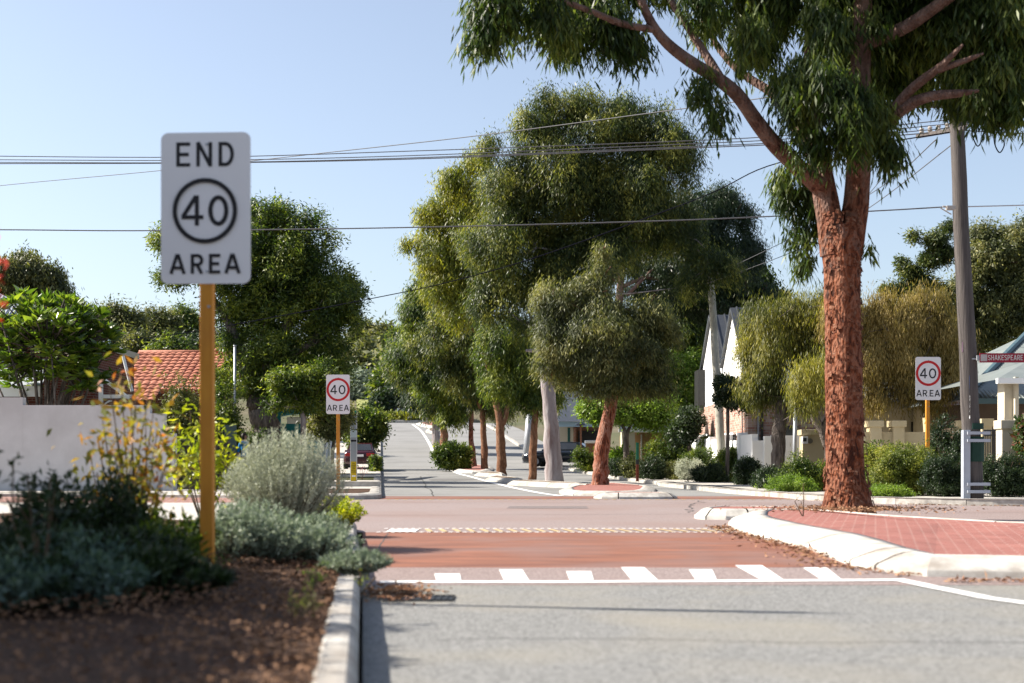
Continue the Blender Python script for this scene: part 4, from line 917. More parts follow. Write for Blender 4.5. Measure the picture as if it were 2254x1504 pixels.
# ------------------------------------------------------------------ trees of the far median
def mtree(label, base, Y, path, blobs, leaf, n, ln, wd, r0, r1, bk, seed, per=26, cr=.42, twigs=20, shell=.45, droop=.8, extra=(), name='gum_tree', group='trees of the planted median', hang=1.15, fill=.28, wisp=.08):
    b = on(base[0], Y, .15); pts = [b+Vector((0, 0, -.2))]+[P(x, y, Y) for x, y in path]
    tr = [(pts, (r0, r1))]+[([P(x, y, Y+d) for x, y, d in e[0]], e[1]) for e in extra]
    return tree(name, label, b, pblobs(blobs, Y), leaf, n, per, ln, wd, tr, bk, cr=cr, droop=droop, seed=seed, group=group, twigs=twigs, shell=shell, hang=hang, fill=fill, wisp=wisp)
mtree('tall gum with smooth pale trunk carrying the highest broad crown of the median', (1221, 0), 51, [(1218, 1000), (1210, 880), (1198, 800), (1187, 745)],
      [(1130, 420, 85, 80), (1180, 300, 75, 65), (1110, 560, 95, 90), (1250, 250, 60, 55), (1300, 310, 100, 90), (1400, 290, 90, 70), (1470, 360, 75, 90), (1230, 400, 110, 100, 0), (1370, 420, 110, 100), (1100, 670, 70, 60), (1160, 640, 70, 60, .5), (1240, 540, 90, 80, 1), (1290, 225, 40, 35, 0), (1200, 220, 35, 30), (1080, 330, 35, 35), (1370, 240, 35, 30), (1180, 720, 50, 40), (1300, 450, 130, 110, .8), (1230, 610, 90, 70, .5), (1420, 480, 110, 100, .6), (1330, 560, 110, 80, .8), (1480, 330, 60, 50), (1150, 500, 90, 80, .4), (1560, 580, 55, 38), (1605, 605, 42, 30), (1520, 630, 45, 34), (1500, 520, 60, 60)],
      G_GUM, 10500, .16, .032, .34, .17, M_BARKW, 11, per=26, cr=.5, twigs=60, extra=[([(1187, 745, 0), (1230, 700, .3), (1262, 650, .5), (1255, 570, .8), (1240, 480, 1)], (.13, .08)), ([(1205, 790, 0), (1180, 772, -.2), (1158, 772, -.3)], (.09, .05)), ([(1252, 575, .8), (1215, 550, .4), (1180, 545, .1)], (.08, .03)), ([(1187, 745, 0), (1240, 640, 1.5), (1300, 540, 2), (1330, 420, 2)], (.12, .06))])
mtree('leaning gum with thick red-brown trunk and dense grey-green crown nearest the crossing', (1322, 0), 46, [(1322, 1050), (1325, 1000), (1338, 920), (1350, 870), (1352, 800)],
      [(1225, 680, 50, 45, -1), (1300, 650, 50, 40, -1), (1330, 610, 28, 38, -.8), (1320, 720, 85, 70, -1.2), (1420, 700, 60, 55, -.8), (1260, 770, 65, 60, -1), (1400, 790, 70, 60, -1), (1330, 800, 80, 60, -1.2), (1220, 740, 45, 45, -1), (1440, 830, 35, 35, -.5), (1280, 840, 60, 35, -.6), (1460, 740, 35, 50, -.5), (1330, 560, 16, 24, -.8), (1350, 850, 75, 35, -1), (1230, 800, 45, 45, -.8), (1430, 850, 50, 30, -.8), (1320, 760, 110, 90, -.5), (1200, 660, 30, 35, -.8)],
      G_OLIVE, 5200, .15, .028, .30, .17, M_BARKR, 12, per=26, cr=.36, twigs=60)
mtree('dark wide gum crown behind, on a pink limb rising above the leaning tree', (1322, 0), 68, [(1327, 1000), (1333, 940), (1347, 870), (1358, 780), (1364, 640), (1370, 560), (1385, 470), (1392, 400)],
      [(1480, 480, 90, 80), (1560, 560, 85, 75), (1610, 470, 50, 50), (1600, 600, 80, 65), (1640, 640, 50, 45), (1500, 600, 80, 75), (1440, 560, 80, 80, 1), (1370, 560, 80, 80, 2), (1660, 590, 35, 30), (1600, 670, 45, 35), (1520, 680, 60, 40, 2), (1450, 660, 80, 60, 3), (1540, 510, 80, 80), (1570, 620, 100, 80, 1), (1630, 560, 50, 60), (1680, 650, 30, 28), (1590, 440, 35, 30)],
      G_DARK, 6200, .19, .040, .26, .12, M_BARKS, 13, per=26, cr=.5, twigs=40, extra=[([(1372, 630, 0), (1420, 610, 0), (1480, 620, 0), (1560, 590, 0)], (.10, .04)), ([(1368, 620, 0), (1340, 560, 0), (1310, 520, 0)], (.06, .03)), ([(1380, 650, 0), (1430, 600, -.4), (1440, 590, -.5)], (.09, .04))], group='trees of the planted median')
mtree('slim brown flaky trunk with low yellow-green leaves just left of the pale trunk', (1172, 0), 60, [(1173, 1000), (1176, 950), (1178, 900), (1170, 860)],
      [(1090, 790, 55, 50), (1130, 850, 50, 50), (1170, 890, 40, 30), (1110, 740, 50, 50), (1150, 780, 50, 50), (1090, 850, 40, 40), (1210, 880, 35, 40)],
      G_GREEN, 1500, .19, .036, .18, .12, M_BARKB, 14, cr=.42)
mtree('gum with forked orange-brown trunk and tall golden-green crown on the left flank', (1104, 0), 68, [(1103, 1000), (1101, 950), (1100, 925), (1085, 850), (1060, 750)],
      [(1000, 560, 75, 70), (950, 480, 45, 45), (985, 640, 60, 60), (1030, 420, 55, 50), (925, 545, 35, 35), (1020, 490, 70, 60), (1000, 400, 35, 30), (1060, 600, 60, 70), (1010, 600, 80, 90, 1), (960, 590, 45, 45), (1020, 690, 60, 50), (890, 540, 14, 14), (1050, 360, 35, 30)],
      G_GOLD, 2700, .22, .045, .25, .13, M_BARKB, 15, cr=.5, twigs=30, extra=[([(1100, 945, 0), (1112, 920, 0), (1118, 890, 0)], (.16, .1))])
mtree('second straight brown trunk from the left shrub, crown mixed with its neighbours', (1067, 0), 74, [(1066, 1000), (1064, 950), (1062, 905), (1045, 860)],
      [(960, 760, 60, 55), (1010, 830, 50, 50), (1040, 770, 60, 60), (1060, 870, 45, 40), (990, 700, 50, 50), (1100, 900, 35, 30)],
      G_GUM, 1700, .22, .045, .20, .12, M_BARKB, 16, cr=.5)
mtree('thin bowed red-brown trunk nearest the round median shrub', (1045, 0), 79, [(1041, 1000), (1036, 960), (1038, 910), (1030, 870)],
      [(920, 700, 45, 50), (900, 780, 45, 45), (1010, 880, 45, 40), (960, 840, 55, 50), (925, 650, 30, 35), (1000, 920, 30, 25), (930, 640, 20, 25)],
      G_GREEN, 1800, .24, .048, .17, .1, M_BARKR, 17, cr=.5)
mtree('near trunk of the close pair on the hill behind the round median shrub', (976, 0), 96, [(978, 960), (972, 920), (965, 880)],
      [(960, 850, 50, 45), (900, 830, 45, 40), (1000, 850, 40, 40), (970, 900, 35, 30), (880, 790, 30, 35)], G_GUM, 1100, .28, .06, .3, .2, M_BARKB, 18, cr=.6)
mtree('far trunk of the close pair on the hill behind the round median shrub', (961, 0), 104, [(960, 930), (955, 900), (950, 860)],
      [(930, 870, 45, 40), (965, 810, 60, 45), (900, 770, 45, 45), (940, 760, 40, 40)], G_DARK, 1200, .3, .07, .32, .2, M_BARKW, 19, cr=.65)

# ------------------------------------------------------------------ left side trees
mtree('large spreading street tree behind the END sign with thick dark leaning trunk', (592, 0), 56, [(590, 960), (580, 920), (570, 885), (566, 850)],
      [(610, 480, 55, 45), (680, 520, 60, 55), (560, 540, 70, 65), (640, 590, 90, 80), (730, 640, 70, 70), (770, 650, 35, 35), (400, 520, 50, 65), (360, 540, 35, 45), (440, 600, 70, 50), (380, 620, 35, 30), (520, 640, 60, 45), (560, 470, 30, 30), (650, 700, 90, 80), (720, 740, 60, 60), (580, 760, 70, 70), (640, 830, 80, 55), (530, 830, 45, 50), (720, 830, 50, 40), (590, 860, 50, 30), (650, 875, 55, 35), (700, 890, 45, 30), (480, 850, 35, 45), (510, 760, 30, 40), (600, 560, 110, 90, 1), (680, 640, 110, 90, 1), (620, 680, 100, 90, 1), (470, 560, 90, 70, 1), (640, 780, 110, 80, 1), (760, 700, 40, 50), (500, 690, 50, 50), (560, 700, 60, 60, 1), (620, 860, 70, 35), (690, 870, 60, 35)],
      G_GREEN, 6000, .17, .05, .62, .42, M_BARKG, 21, per=24, cr=.42, twigs=70, shell=.4, droop=.3, name='street_tree', group=None, hang=1, fill=.1, wisp=.2,
      extra=[([(570, 880, 0), (540, 800, 0), (500, 700, 0), (440, 620, 0)], (.3, .1)), ([(570, 870, 0), (600, 780, 0), (650, 680, 0), (660, 560, 0)], (.32, .1)), ([(600, 800, 0), (680, 760, 0), (740, 680, 0)], (.2, .08))])
mtree('small street tree with slim pale bare trunk beside the teal shelter', (666, 0), 49, [(667, 960), (668, 925), (664, 895)],
      [(640, 850, 60, 45), (705, 850, 50, 50), (600, 892, 25, 14), (690, 890, 35, 22), (725, 890, 22, 22)], G_GREEN, 620, .13, .05, .12, .08, M_BARKW, 22, cr=.3, name='street_tree', group='small street trees', droop=.3)
mtree('small street tree with grey stem and cream blossoms left of the orange sign post', (732, 0), 50, [(732, 1000), (734, 975), (736, 950)],
      [(725, 940, 35, 35), (700, 945, 25, 20), (750, 920, 25, 35), (735, 905, 25, 20)], G_OLIVE, 520, .12, .05, .07, .05, M_BARKG, 23, cr=.28, name='street_tree', group='small street trees', droop=.3)
mtree('round bright green tree over the parked red car', (815, 0), 78, [(815, 1000), (815, 970)],
      [(810, 935, 35, 35), (790, 950, 30, 35), (830, 945, 20, 25), (805, 975, 25, 20)], G_GREEN, 900, .2, .09, .12, .1, M_BARKG, 24, cr=.45, name='round_tree', group=None, droop=.2)
shrub('shrub', 'small dark shrub on the verge right of the parked red car', on(825, 70, .12), .35, .75, G_GREEN, 90, 16, .12, .05, .12, seed=25)
mtree('round olive tree rising behind the brick house roof at the left edge', (60, 0), 68, [(60, 800), (60, 720)],
      [(40, 610, 60, 50), (100, 620, 40, 40), (20, 660, 50, 40), (120, 660, 40, 45), (60, 590, 35, 30), (165, 690, 30, 30)], G_OLIVE, 1900, .2, .07, .3, .2, M_BARKG, 26, cr=.5, name='background_tree', group='trees behind the houses')
FARL = [('bare topped scrubby tree above the tiled roof', 260, 700, 50, G_OLIVE, 100, 1), ('drooping pale green tree above the middle of the tiled roof', 350, 710, 45, G_OLIVE, 105, 0), ('sparse grey-green tree just left of the orange post, behind the roof', 405, 705, 38, G_GREEN, 110, 1),
        ('dark rounded tree between the brick house and the hill', 200, 760, 45, G_DARK, 85, 0), ('low olive tree behind the left end of the tiled roof ridge', 300, 765, 40, G_OLIVE, 90, 0), ('low dark tree behind the right end of the tiled roof', 440, 770, 40, G_DARK, 92, 0),
        ('low green tree directly behind the tiled ridge centre', 380, 775, 40, G_GREEN, 88, 0), ('dark tree behind the large street tree near the pipe', 490, 760, 50, G_DARK, 95, 0)]
for i, (lab, x, y, r_, lf, Y, bare) in enumerate(FARL):
    mtree(lab, (x, 0), Y, [(x, y+r_*1.2), (x+3, y+r_*.5)], [(x, y, r_*.7, r_*.6), (x-r_*.5, y+r_*.3, r_*.6, r_*.5), (x+r_*.5, y+r_*.25, r_*.6, r_*.5), (x+r_*.1, y+r_*.7, r_*.9, r_*.5)], lf, 650, .3, .1, .3, .15, M_BARKG, 40+i, cr=.8, per=18, twigs=70 if bare else 15, name='background_tree', group='trees behind the houses', droop=.4)
# far hillside seen down the street
FARC = [('tree on the skyline left of the street end', 800, 735, 28, G_OLIVE, 330), ('rounded tree on the skyline in the middle of the street end', 845, 740, 26, G_OLIVE, 320), ('bright tree on the skyline right of the street end', 885, 745, 25, G_GREEN, 300),
        ('grey-green tree halfway up the hill at the street end', 815, 770, 30, G_OLIVE, 270), ('dark green tree halfway up the hill, right of the gap', 865, 780, 28, G_GREEN, 250), ('olive tree low on the hill left of the round sign board', 790, 800, 35, G_OLIVE, 240), ('pale green bushy tree above the small lawn', 790, 840, 28, G_SILVG, 215),
        ('conical dark green tree behind the chevron board', 855, 840, 38, G_GREEN, 185), ('dark tree behind the right half of the chevron board', 905, 850, 45, G_DARK, 180), ('dark tree behind the left end of the chevron board', 840, 890, 20, G_DARK, 178), ('tall dark tree behind the crown of the median left flank', 880, 810, 40, G_GREEN, 200)]
for i, (lab, x, y, r_, lf, Y) in enumerate(FARC):
    mtree(lab, (x, 0), Y, [(x, y+r_*1.0), (x, y+r_*.4)], [(x, y, r_*.6, r_*.6), (x-r_*.5, y+r_*.5, r_*.55, r_*.5), (x+r_*.5, y+r_*.4, r_*.55, r_*.5), (x, y+r_*.8, r_*.8, r_*.5)], lf, 420, .9*Y/250, .35*Y/250, .4, .25, M_BARKG, 60+i, cr=1.4*Y/200, per=16, twigs=6, name='hill_tree', group='trees on the hill', droop=.3)
hw = [(x, Y) for x, Y in zip(np.linspace(150, 1000, 26), [350, 330, 300, 360]*7)]
rng = np.random.default_rng(4); bl = []
for i in range(170):
    Y = rng.uniform(205, 420); px = rng.uniform(-300, 2700); x = PX(px, Y); r_ = rng.uniform(4, 7); bl.append((np.array((x, Y, zt(x, Y)+r_*.5)), np.array((r_*1.3, r_*1.3, r_))))
bl = [b for b in bl if not (790 < CX+b[0][0]/b[0][1]*F < 850 and b[0][1] < 230)]
pos, dirs, out = crown_pts(bl, 9000, 12, 2.2, rng, .5, .3, sub=5)
tag(leaf_mesh('hillside_scrub', pos, dirs, 1.3, .6, G_OLIVE, rng=rng, out=out), 'far-off wooded hillside of olive green scrub behind the street', 'woodland', kind='stuff')
flat('hill_lawn', [], 0, M_GRASS) if False else None
strip('hill_lawn', lambda y: PX(785, y), lambda y: PX(875, y), 186, 215, .35, pm('bright_lawn', (.30, .33, .10), (.38, .38, .14), 1, .9))

# ------------------------------------------------------------------ right side trees
mtree('weeping tree with golden top and gnarled brown trunk before the white fence', (1710, 0), 43, [(1712, 1000), (1714, 960), (1716, 930), (1722, 880)],
      [(1720, 720, 75, 50), (1670, 710, 40, 35), (1780, 710, 60, 50), (1720, 800, 85, 70), (1665, 790, 45, 60), (1790, 800, 60, 80), (1690, 870, 60, 40), (1640, 850, 25, 30), (1760, 880, 50, 40), (1840, 720, 50, 60), (1850, 800, 40, 70), (1740, 680, 30, 18), (1800, 670, 25, 22), (1645, 760, 18, 20), (1812, 850, 50, 45), (1785, 845, 45, 42, -3), (1825, 820, 40, 60, -3), (1770, 895, 30, 22, -3)],
      G_WEEP, 3200, .15, .018, .22, .2, M_BARKG, 31, cr=.3, per=34, droop=1.4, hang=1.9, name='weeping_tree', group='weeping trees', twigs=70, fill=.12, wisp=.14)
mtree('weeping tree with straw coloured dry top right of the big gum trunk', (1832, 0), 41, [(1825, 985), (1808, 945), (1790, 915), (1772, 880), (1766, 850)],
      [(1950, 720, 60, 50), (2030, 720, 70, 50), (1990, 690, 50, 30), (2090, 740, 45, 50), (1930, 800, 60, 60), (2010, 810, 70, 60), (2090, 820, 40, 50), (1990, 860, 60, 25), (1880, 770, 40, 60), (1860, 700, 50, 50), (2110, 770, 30, 50), (1940, 680, 30, 25), (2050, 670, 35, 25), (1930, 870, 25, 40), (2060, 870, 30, 40)],
      G_WEEP2, 3300, .15, .018, .15, .10, M_BARKG, 32, cr=.3, per=34, droop=1.4, hang=1.9, name='weeping_tree', group='weeping trees', twigs=160, fill=.12, wisp=.14,
      extra=[([(1812, 950, 0), (1840, 880, 0), (1900, 800, 0), (1980, 760, 0), (2060, 700, 0)], (.13, .05)), ([(1826, 985, .3), (1835, 900, .3), (1830, 850, .3)], (.09, .08)), ([(1980, 760, 0), (2040, 730, -.2), (2050, 660, -.3)], (.06, .03))])
mtree('bright lime green rounded tree left of the white gabled house', (1500, 0), 66, [(1495, 980), (1500, 900)],
      [(1505, 810, 45, 35), (1470, 840, 35, 40), (1525, 850, 30, 45), (1490, 880, 50, 40), (1520, 910, 35, 40)], G_LIME, 1300, .16, .07, .2, .15, M_BARKG, 33, cr=.4, name='garden_tree', group='garden trees', droop=.3)
mtree('light green spreading tree with slim forked grey trunk over the peach house', (1381, 0), 62, [(1379, 1010), (1378, 970), (1380, 950)],
      [(1400, 910, 55, 35), (1450, 920, 45, 35), (1350, 900, 40, 35), (1320, 915, 28, 25), (1300, 900, 25, 25), (1430, 890, 50, 30)], G_LIME, 1300, .15, .06, .16, .10, M_BARKG, 34, cr=.35, name='garden_tree', group='garden trees', droop=.3,
      extra=[([(1380, 960, 0), (1365, 925, 0), (1355, 900, 0)], (.08, .04)), ([(1380, 955, 0), (1392, 925, 0), (1410, 900, 0)], (.08, .04))])
mtree('mid green tree between the leaning gum and the white gables', (1500, 0), 88, [(1500, 900), (1500, 780)],
      [(1505, 730, 35, 35), (1480, 760, 35, 35), (1525, 750, 30, 35), (1500, 700, 25, 25), (1550, 680, 40, 40)], G_GREEN, 1000, .26, .12, .3, .2, M_BARKG, 35, cr=.6, name='background_tree', group='trees behind the houses')
mtree('bushy green tree peeping over the golden weeping crown', (1650, 0), 76, [(1650, 850), (1655, 720)],
      [(1650, 640, 55, 40), (1690, 670, 40, 35), (1620, 670, 45, 40), (1660, 610, 30, 20)], G_GREEN, 1000, .24, .1, .3, .2, M_BARKG, 36, cr=.55, name='background_tree', group='trees behind the houses')
mtree('dark clipped round bush hiding part of the recycled brick wall', (1600, 0), 50, [(1602, 1000), (1602, 900)],
      [(1600, 855, 28, 30), (1625, 880, 30, 25), (1590, 880, 15, 15)], G_DARK, 500, .11, .06, .07, .06, M_BARKG, 37, cr=.22, name='garden_tree', group='garden trees', droop=.1)
mtree('dark red-brown leafy tree beside the peach house', (1520, 0), 60, [(1518, 1000), (1515, 950)],
      [(1515, 930, 30, 30), (1500, 960, 28, 25)], G_DARK, 400, .14, .07, .1, .08, M_BARKG, 38, cr=.3, name='garden_tree', group='garden trees', droop=.1)
mtree('towering far gum with airy olive crown filling the right skyline', (2150, 0), 78, [(2160, 850), (2150, 760), (2150, 700)],
      [(2200, 560, 60, 50), (2240, 620, 60, 70), (2160, 600, 55, 50), (2130, 660, 60, 50), (2050, 660, 55, 40), (2210, 700, 70, 60), (2080, 710, 60, 40), (2000, 690, 40, 30), (2254, 520, 40, 35), (2160, 520, 30, 20), (2150, 740, 60, 40)],
      G_OLIVE, 3300, .24, .07, .35, .22, M_BARKS, 39, cr=.6, twigs=70, name='background_tree', group='trees behind the houses', droop=.6)
mtree('sparse leggy blue-green branches standing out against the right sky', (2040, 0), 74, [(2045, 800), (2040, 720), (2035, 660)],
      [(2060, 530, 28, 22), (2090, 500, 18, 12), (2015, 600, 28, 22), (2050, 570, 28, 22), (1985, 580, 14, 12), (2075, 560, 25, 25), (1960, 640, 20, 12), (2010, 520, 10, 8), (2030, 630, 35, 25), (1990, 640, 25, 16)],
      G_GUM, 700, .22, .06, .2, .1, M_BARKS, 30, cr=.35, twigs=30, name='background_tree', group='trees behind the houses', droop=.4)

# ------------------------------------------------------------------ shrubs right side
SH = [ # label, px, Y, half-width px, height px, leaf, n, ln
 ('yellow-green clipped hedge mound at the foot of the right 40 AREA sign', 1985, 31.5, 82, 108, G_HEDGE, 1500, .05),
 ('dark green hedge mound between the right 40 AREA sign and the timber pole', 2085, 30.5, 55, 85, G_DARK, 620, .05),
 ('dark green rounded hedge right of the timber pole', 2205, 30, 55, 90, G_DARK, 620, .05),
 ('dull green hedge behind the yellow-green mound', 1930, 35, 55, 105, G_GREEN, 500, .06),
 ('tall olive shrub behind the hedge by the cream fence', 2085, 35, 45, 145, G_DARK, 420, .07),
 ('low bright green groundcover before the yellow-green hedge', 1935, 30.3, 60, 22, G_LIME, 300, .04),
 ('feathery green shrub left of the big gum trunk', 1775, 37, 55, 66, G_GREEN, 620, .06),
 ('low lime groundcover on the path edge left of the big gum', 1740, 36, 50, 32, G_LIME, 300, .05),
 ('dark upright shrub against the shaded white fence', 1690, 41, 30, 40, G_DARK, 360, .07),
 ('bushy green shrub hugging the pale timber pole', 1612, 51, 30, 70, G_GREEN, 420, .08),
 ('leafy dark green shrub right of the pale timber pole', 1645, 46, 26, 52, G_DARK, 380, .08),
 ('dark mounded shrub left of the pale timber pole', 1560, 50, 34, 38, G_DARK, 320, .07),
 ('green shrub behind the dark mound left of the pole', 1545, 56, 38, 62, G_GREEN, 380, .08),
 ('wispy silver-grey shrub on the verge', 1515, 54, 26, 46, G_SILV, 300, .06),
 ('small dusty green shrub left of the silver-grey shrub', 1478, 55, 24, 36, G_OLIVE, 260, .06),
 ('dark green ball shrub right of the green topped bollard', 1435, 55, 26, 44, G_DARK, 300, .07),
 ('tall green hedge shrub before the peach house', 1480, 64, 50, 70, G_GREEN, 500, .1),
 ('olive shrub left of the green topped bollard', 1392, 58, 22, 44, G_OLIVE, 260, .08),
 ('dark low shrub beside the lawn', 1360, 61, 18, 34, G_DARK, 180, .08),
 ('lime strappy clump before the peach wall', 1362, 66, 20, 45, G_LIME, 160, .2),
 ('green shrub at the corner of the green roofed house', 1290, 70, 26, 46, G_GREEN, 260, .09),
 ('bright green ground plants right of the lawn', 1565, 60, 22, 90, G_LIME, 160, .1),
 ('round green median shrub with palmate leaves at the hill foot', 996, 74.5, 32, 52, G_GREEN, 420, .16),
]
for i, (lab, px, Y, hw_, hp, lf, n_, ln) in enumerate(SH):
    shrub('shrub', lab, on(px, Y, .12), hw_/F*Y*1.22, hp/F*Y*1.05, lf, int(n_*1.3), 20, ln, ln*.42, cr=max(.10, ln*2), seed=100+i, group='verge shrubs', stems=10, ry=max(.5, hw_/F*Y*.7))
# left side shrubs
for i, (lab, px, Y, hw_, zt_, lf, n_, ln) in enumerate([
 ('brownish flowering shrub in front of the tiled roof', 400, 46, 60, 3.3, G_OLIVE, 700, .09), ('green leafy shrub right of the orange post below the tree', 500, 50, 45, 3.6, G_GREEN, 520, .1),
 ('clipped green hedge behind the low fence near the dark trunk', 560, 52, 40, 1.9, G_GREEN, 420, .08), ('dark shrub left of the silver bush by the driveway', 470, 43, 30, 2.2, G_DARK, 300, .09)]):
    shrub('garden_shrub', lab, on(px, Y, .12), hw_/F*Y, zt_, lf, n_, 20, ln, ln*.45, cr=.2, seed=140+i, group='garden shrubs left', stems=12)

# near planting: silver bush made of upright sprays
def spray_bush(name, label, c, rx, rz, mat, nst, per, ln, wd, seed, lean=.8, ry=None, group=None, stem_vis=True, cat='shrub', power=1.0, zlow=.12):
    rng = np.random.default_rng(seed); c = np.array(c, float); ry = ry or rx
    t = empty(name, tuple(c), label, cat, group)
    a = rng.uniform(0, 6.283, nst); k = rng.uniform(0, 1, nst)**.6
    d = np.stack([np.cos(a)*k*rx, np.sin(a)*k*ry, rz*np.sqrt(np.clip(1-(k*.86)**2, .05, 1))*rng.uniform(.82, 1.1, nst)], 1)
    P_, Q_ = [], []
    f = rng.uniform(zlow, 1, (nst, per))**power
    mid = d*np.array((.65, .65, .35))
    for j in range(per):
        ff = f[:, j][:, None]; p = 2*(1-ff)*ff*mid+ff*ff*d; tg = 2*(1-ff)*mid+2*ff*(d-mid); tg /= np.linalg.norm(tg, axis=1, keepdims=True)+1e-9
        P_.append(p+rng.normal(size=p.shape)*.006); Q_.append(tg*lean+rng.normal(size=p.shape)*.45)
    pos = np.concatenate(P_)+c; q = np.concatenate(Q_)
    leaf_mesh('foliage', pos, q, ln, wd, mat, t, rng=rng)
    mb = MB()
    for i in range(0, nst, max(1, nst//90)):
        mb.tube([c, c+mid[i]*.6+d[i]*.12, c+mid[i]*.5+d[i]*.5-(0, 0, 0)], [.010, .006, .003], 4, cap=False)
    mb.build('stem', G_STEM, t); return t
spray_bush('silver_bush', 'rounded silver-grey bush with upright feathery tips behind the kerb', (PX(628, 13.6), 13.6, .12), .62, .98, G_SILV, 620, 90, .034, .008, 200, zlow=.25)
spray_bush('trailing_shrub', 'pale silver trailing plant spilling over the gap in the near kerb', (PX(780, 9.7), 9.8, .05), .26, .16, G_SILVG, 170, 46, .03, .011, 201, lean=.5, group='trailing silver plants')
for i, (px, Y, rx, rz, lab) in enumerate([(690, 10.6, .38, .26, 'silver-green mat plant left of the plant that spills over the kerb'), (600, 10.4, .40, .34, 'blue-grey mat plant right of the END sign post'), (505, 10.2, .36, .42, 'blue-grey plant hiding the foot of the END sign post'), (700, 12.3, .3, .28, 'silvery low plant under the right side of the silver bush'), (560, 11.8, .4, .4, 'tall silvery low plant under the left side of the silver bush')]):
    spray_bush('trailing_shrub', lab, (PX(px, Y), Y, .1), rx, rz, G_SILVG, 190, 46, .034, .012, 202+i, lean=.5, group='trailing silver plants')
spray_bush('low_shrub', 'yellow-green low shrub tucked behind the end of the near kerb', (PX(742, 15.8), 15.8, .1), .36, .34, G_YEL, 140, 40, .04, .014, 210, lean=.4)
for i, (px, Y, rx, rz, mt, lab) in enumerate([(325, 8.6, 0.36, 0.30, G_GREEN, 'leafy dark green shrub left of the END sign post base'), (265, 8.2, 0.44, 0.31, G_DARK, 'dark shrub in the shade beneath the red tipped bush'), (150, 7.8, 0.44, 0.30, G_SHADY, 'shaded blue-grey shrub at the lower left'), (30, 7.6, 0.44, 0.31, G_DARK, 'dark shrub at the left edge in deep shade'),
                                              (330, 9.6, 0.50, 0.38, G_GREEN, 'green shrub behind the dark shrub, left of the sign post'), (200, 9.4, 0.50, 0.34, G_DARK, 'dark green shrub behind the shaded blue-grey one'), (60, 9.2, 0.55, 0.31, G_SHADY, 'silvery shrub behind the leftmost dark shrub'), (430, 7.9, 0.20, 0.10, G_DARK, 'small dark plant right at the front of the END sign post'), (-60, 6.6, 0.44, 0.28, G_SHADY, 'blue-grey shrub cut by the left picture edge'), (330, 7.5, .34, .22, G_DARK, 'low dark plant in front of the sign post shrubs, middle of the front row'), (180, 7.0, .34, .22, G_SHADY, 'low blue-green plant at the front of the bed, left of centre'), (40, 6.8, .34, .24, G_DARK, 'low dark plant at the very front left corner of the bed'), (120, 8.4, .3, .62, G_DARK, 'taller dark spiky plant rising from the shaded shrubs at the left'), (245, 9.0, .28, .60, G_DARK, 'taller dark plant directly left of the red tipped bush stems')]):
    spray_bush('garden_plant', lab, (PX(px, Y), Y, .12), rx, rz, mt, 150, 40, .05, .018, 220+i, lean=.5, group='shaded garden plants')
def leggy(name, label, base, stems, leafm_, n, ln, wd, seed, spread=.1, group=None, from_=.35, cat='shrub'):
    """long bare stems with leaves on their upper part; stems: tip points"""
    rng = np.random.default_rng(seed); t = empty(name, base, label, cat, group); mb = MB(); P_ = []; b = np.array(base)
    for s in stems:
        s = np.array(s); m_ = b+(s-b)*.5+np.array((rng.normal()*.04, rng.normal()*.04, .05)); mb.tube([b, m_, s], [.009, .006, .003], 5)
        f = rng.uniform(from_, 1.02, n)[:, None]; p = (1-f)**2*b+2*(1-f)*f*m_+f*f*s
        P_.append(p+rng.normal(size=p.shape)*spread*np.array((1, 1, .8)))
    mb.build('stem', G_STEM, t); pos = np.concatenate(P_); d = rng.normal(size=pos.shape); d[:, 2] -= .4
    leaf_mesh('foliage', pos, d, ln, wd, leafm_, t, rng=rng); return t
leggy('red_tipped_bush', 'tall bush with orange red and yellow leaves left of the END sign post', (PX(290, 9.6), 9.6, .12), [P(240, 850, 9.5), P(265, 810, 9.6), P(300, 870, 9.3), P(330, 850, 9.8), P(215, 960, 9.4), P(200, 1010, 9.5), P(345, 960, 9.5), P(365, 1030, 9.5), P(290, 950, 9.5), P(250, 1000, 9.2), P(285, 800, 9.5), P(250, 900, 9.4), P(320, 920, 9.6), P(340, 890, 9.5), P(225, 920, 9.6), P(310, 1000, 9.4), P(380, 980, 9.7)], G_RED, 44, .075, .030, 240, spread=.11)
leggy('yellow_leaved_bush', 'bright yellow-green bush glowing in the sun just behind the END sign post', (PX(450, 14.5), 14.5, .12), [P(390, 940, 14.5), P(420, 905, 14.6), P(440, 900, 14.2), P(480, 930, 14.6), P(505, 960, 14.4), P(385, 1000, 14.5), P(430, 980, 14.2), P(500, 1020, 14.5), P(460, 990, 14.8)], G_YEL, 60, .10, .034, 241, spread=.10, from_=.5)
leggy('leggy_shrub', 'thin dark-leaved stems against the grey wall at the left edge', (PX(90, 7.2), 7.2, .12), [P(30, 1010, 7.2), P(60, 1040, 7.1), P(110, 1050, 7.3), P(20, 1080, 7.0), P(120, 1080, 7.2)], G_DARK, 26, .065, .024, 242, spread=.05, from_=.5)
leggy('red_flowered_stem', 'blurred red blossom on a tall stem at the extreme left edge', (PX(-120, 6.0), 6.0, .12), [P(-20, 520, 6.0), P(-25, 600, 6.1), P(-40, 470, 6.0)], leafm('red_blossom', [(.45, .05, .03), (.6, .08, .05), (.65, .12, .04)], .4, .5, tcol=(1.2, .8, .5)), 34, .05, .03, 243, spread=.035, from_=.9, group=None)
leggy('leggy_shrub', 'slender green shoot standing up before the pale concrete, left', (PX(152, 10.5), 10.5, .12), [P(150, 1100, 10.5), P(158, 1130, 10.5)], G_LIME, 20, .04, .02, 244, spread=.03, from_=.6)
leggy('tall_weed', 'pale grass weed growing from the kerb joint', (PX(790, 9.3), 9.3, -.06), [P(788, 1250, 9.3), P(796, 1265, 9.3), P(784, 1275, 9.3)], G_YEL, 12, .03, .008, 245, spread=.008, from_=.2)
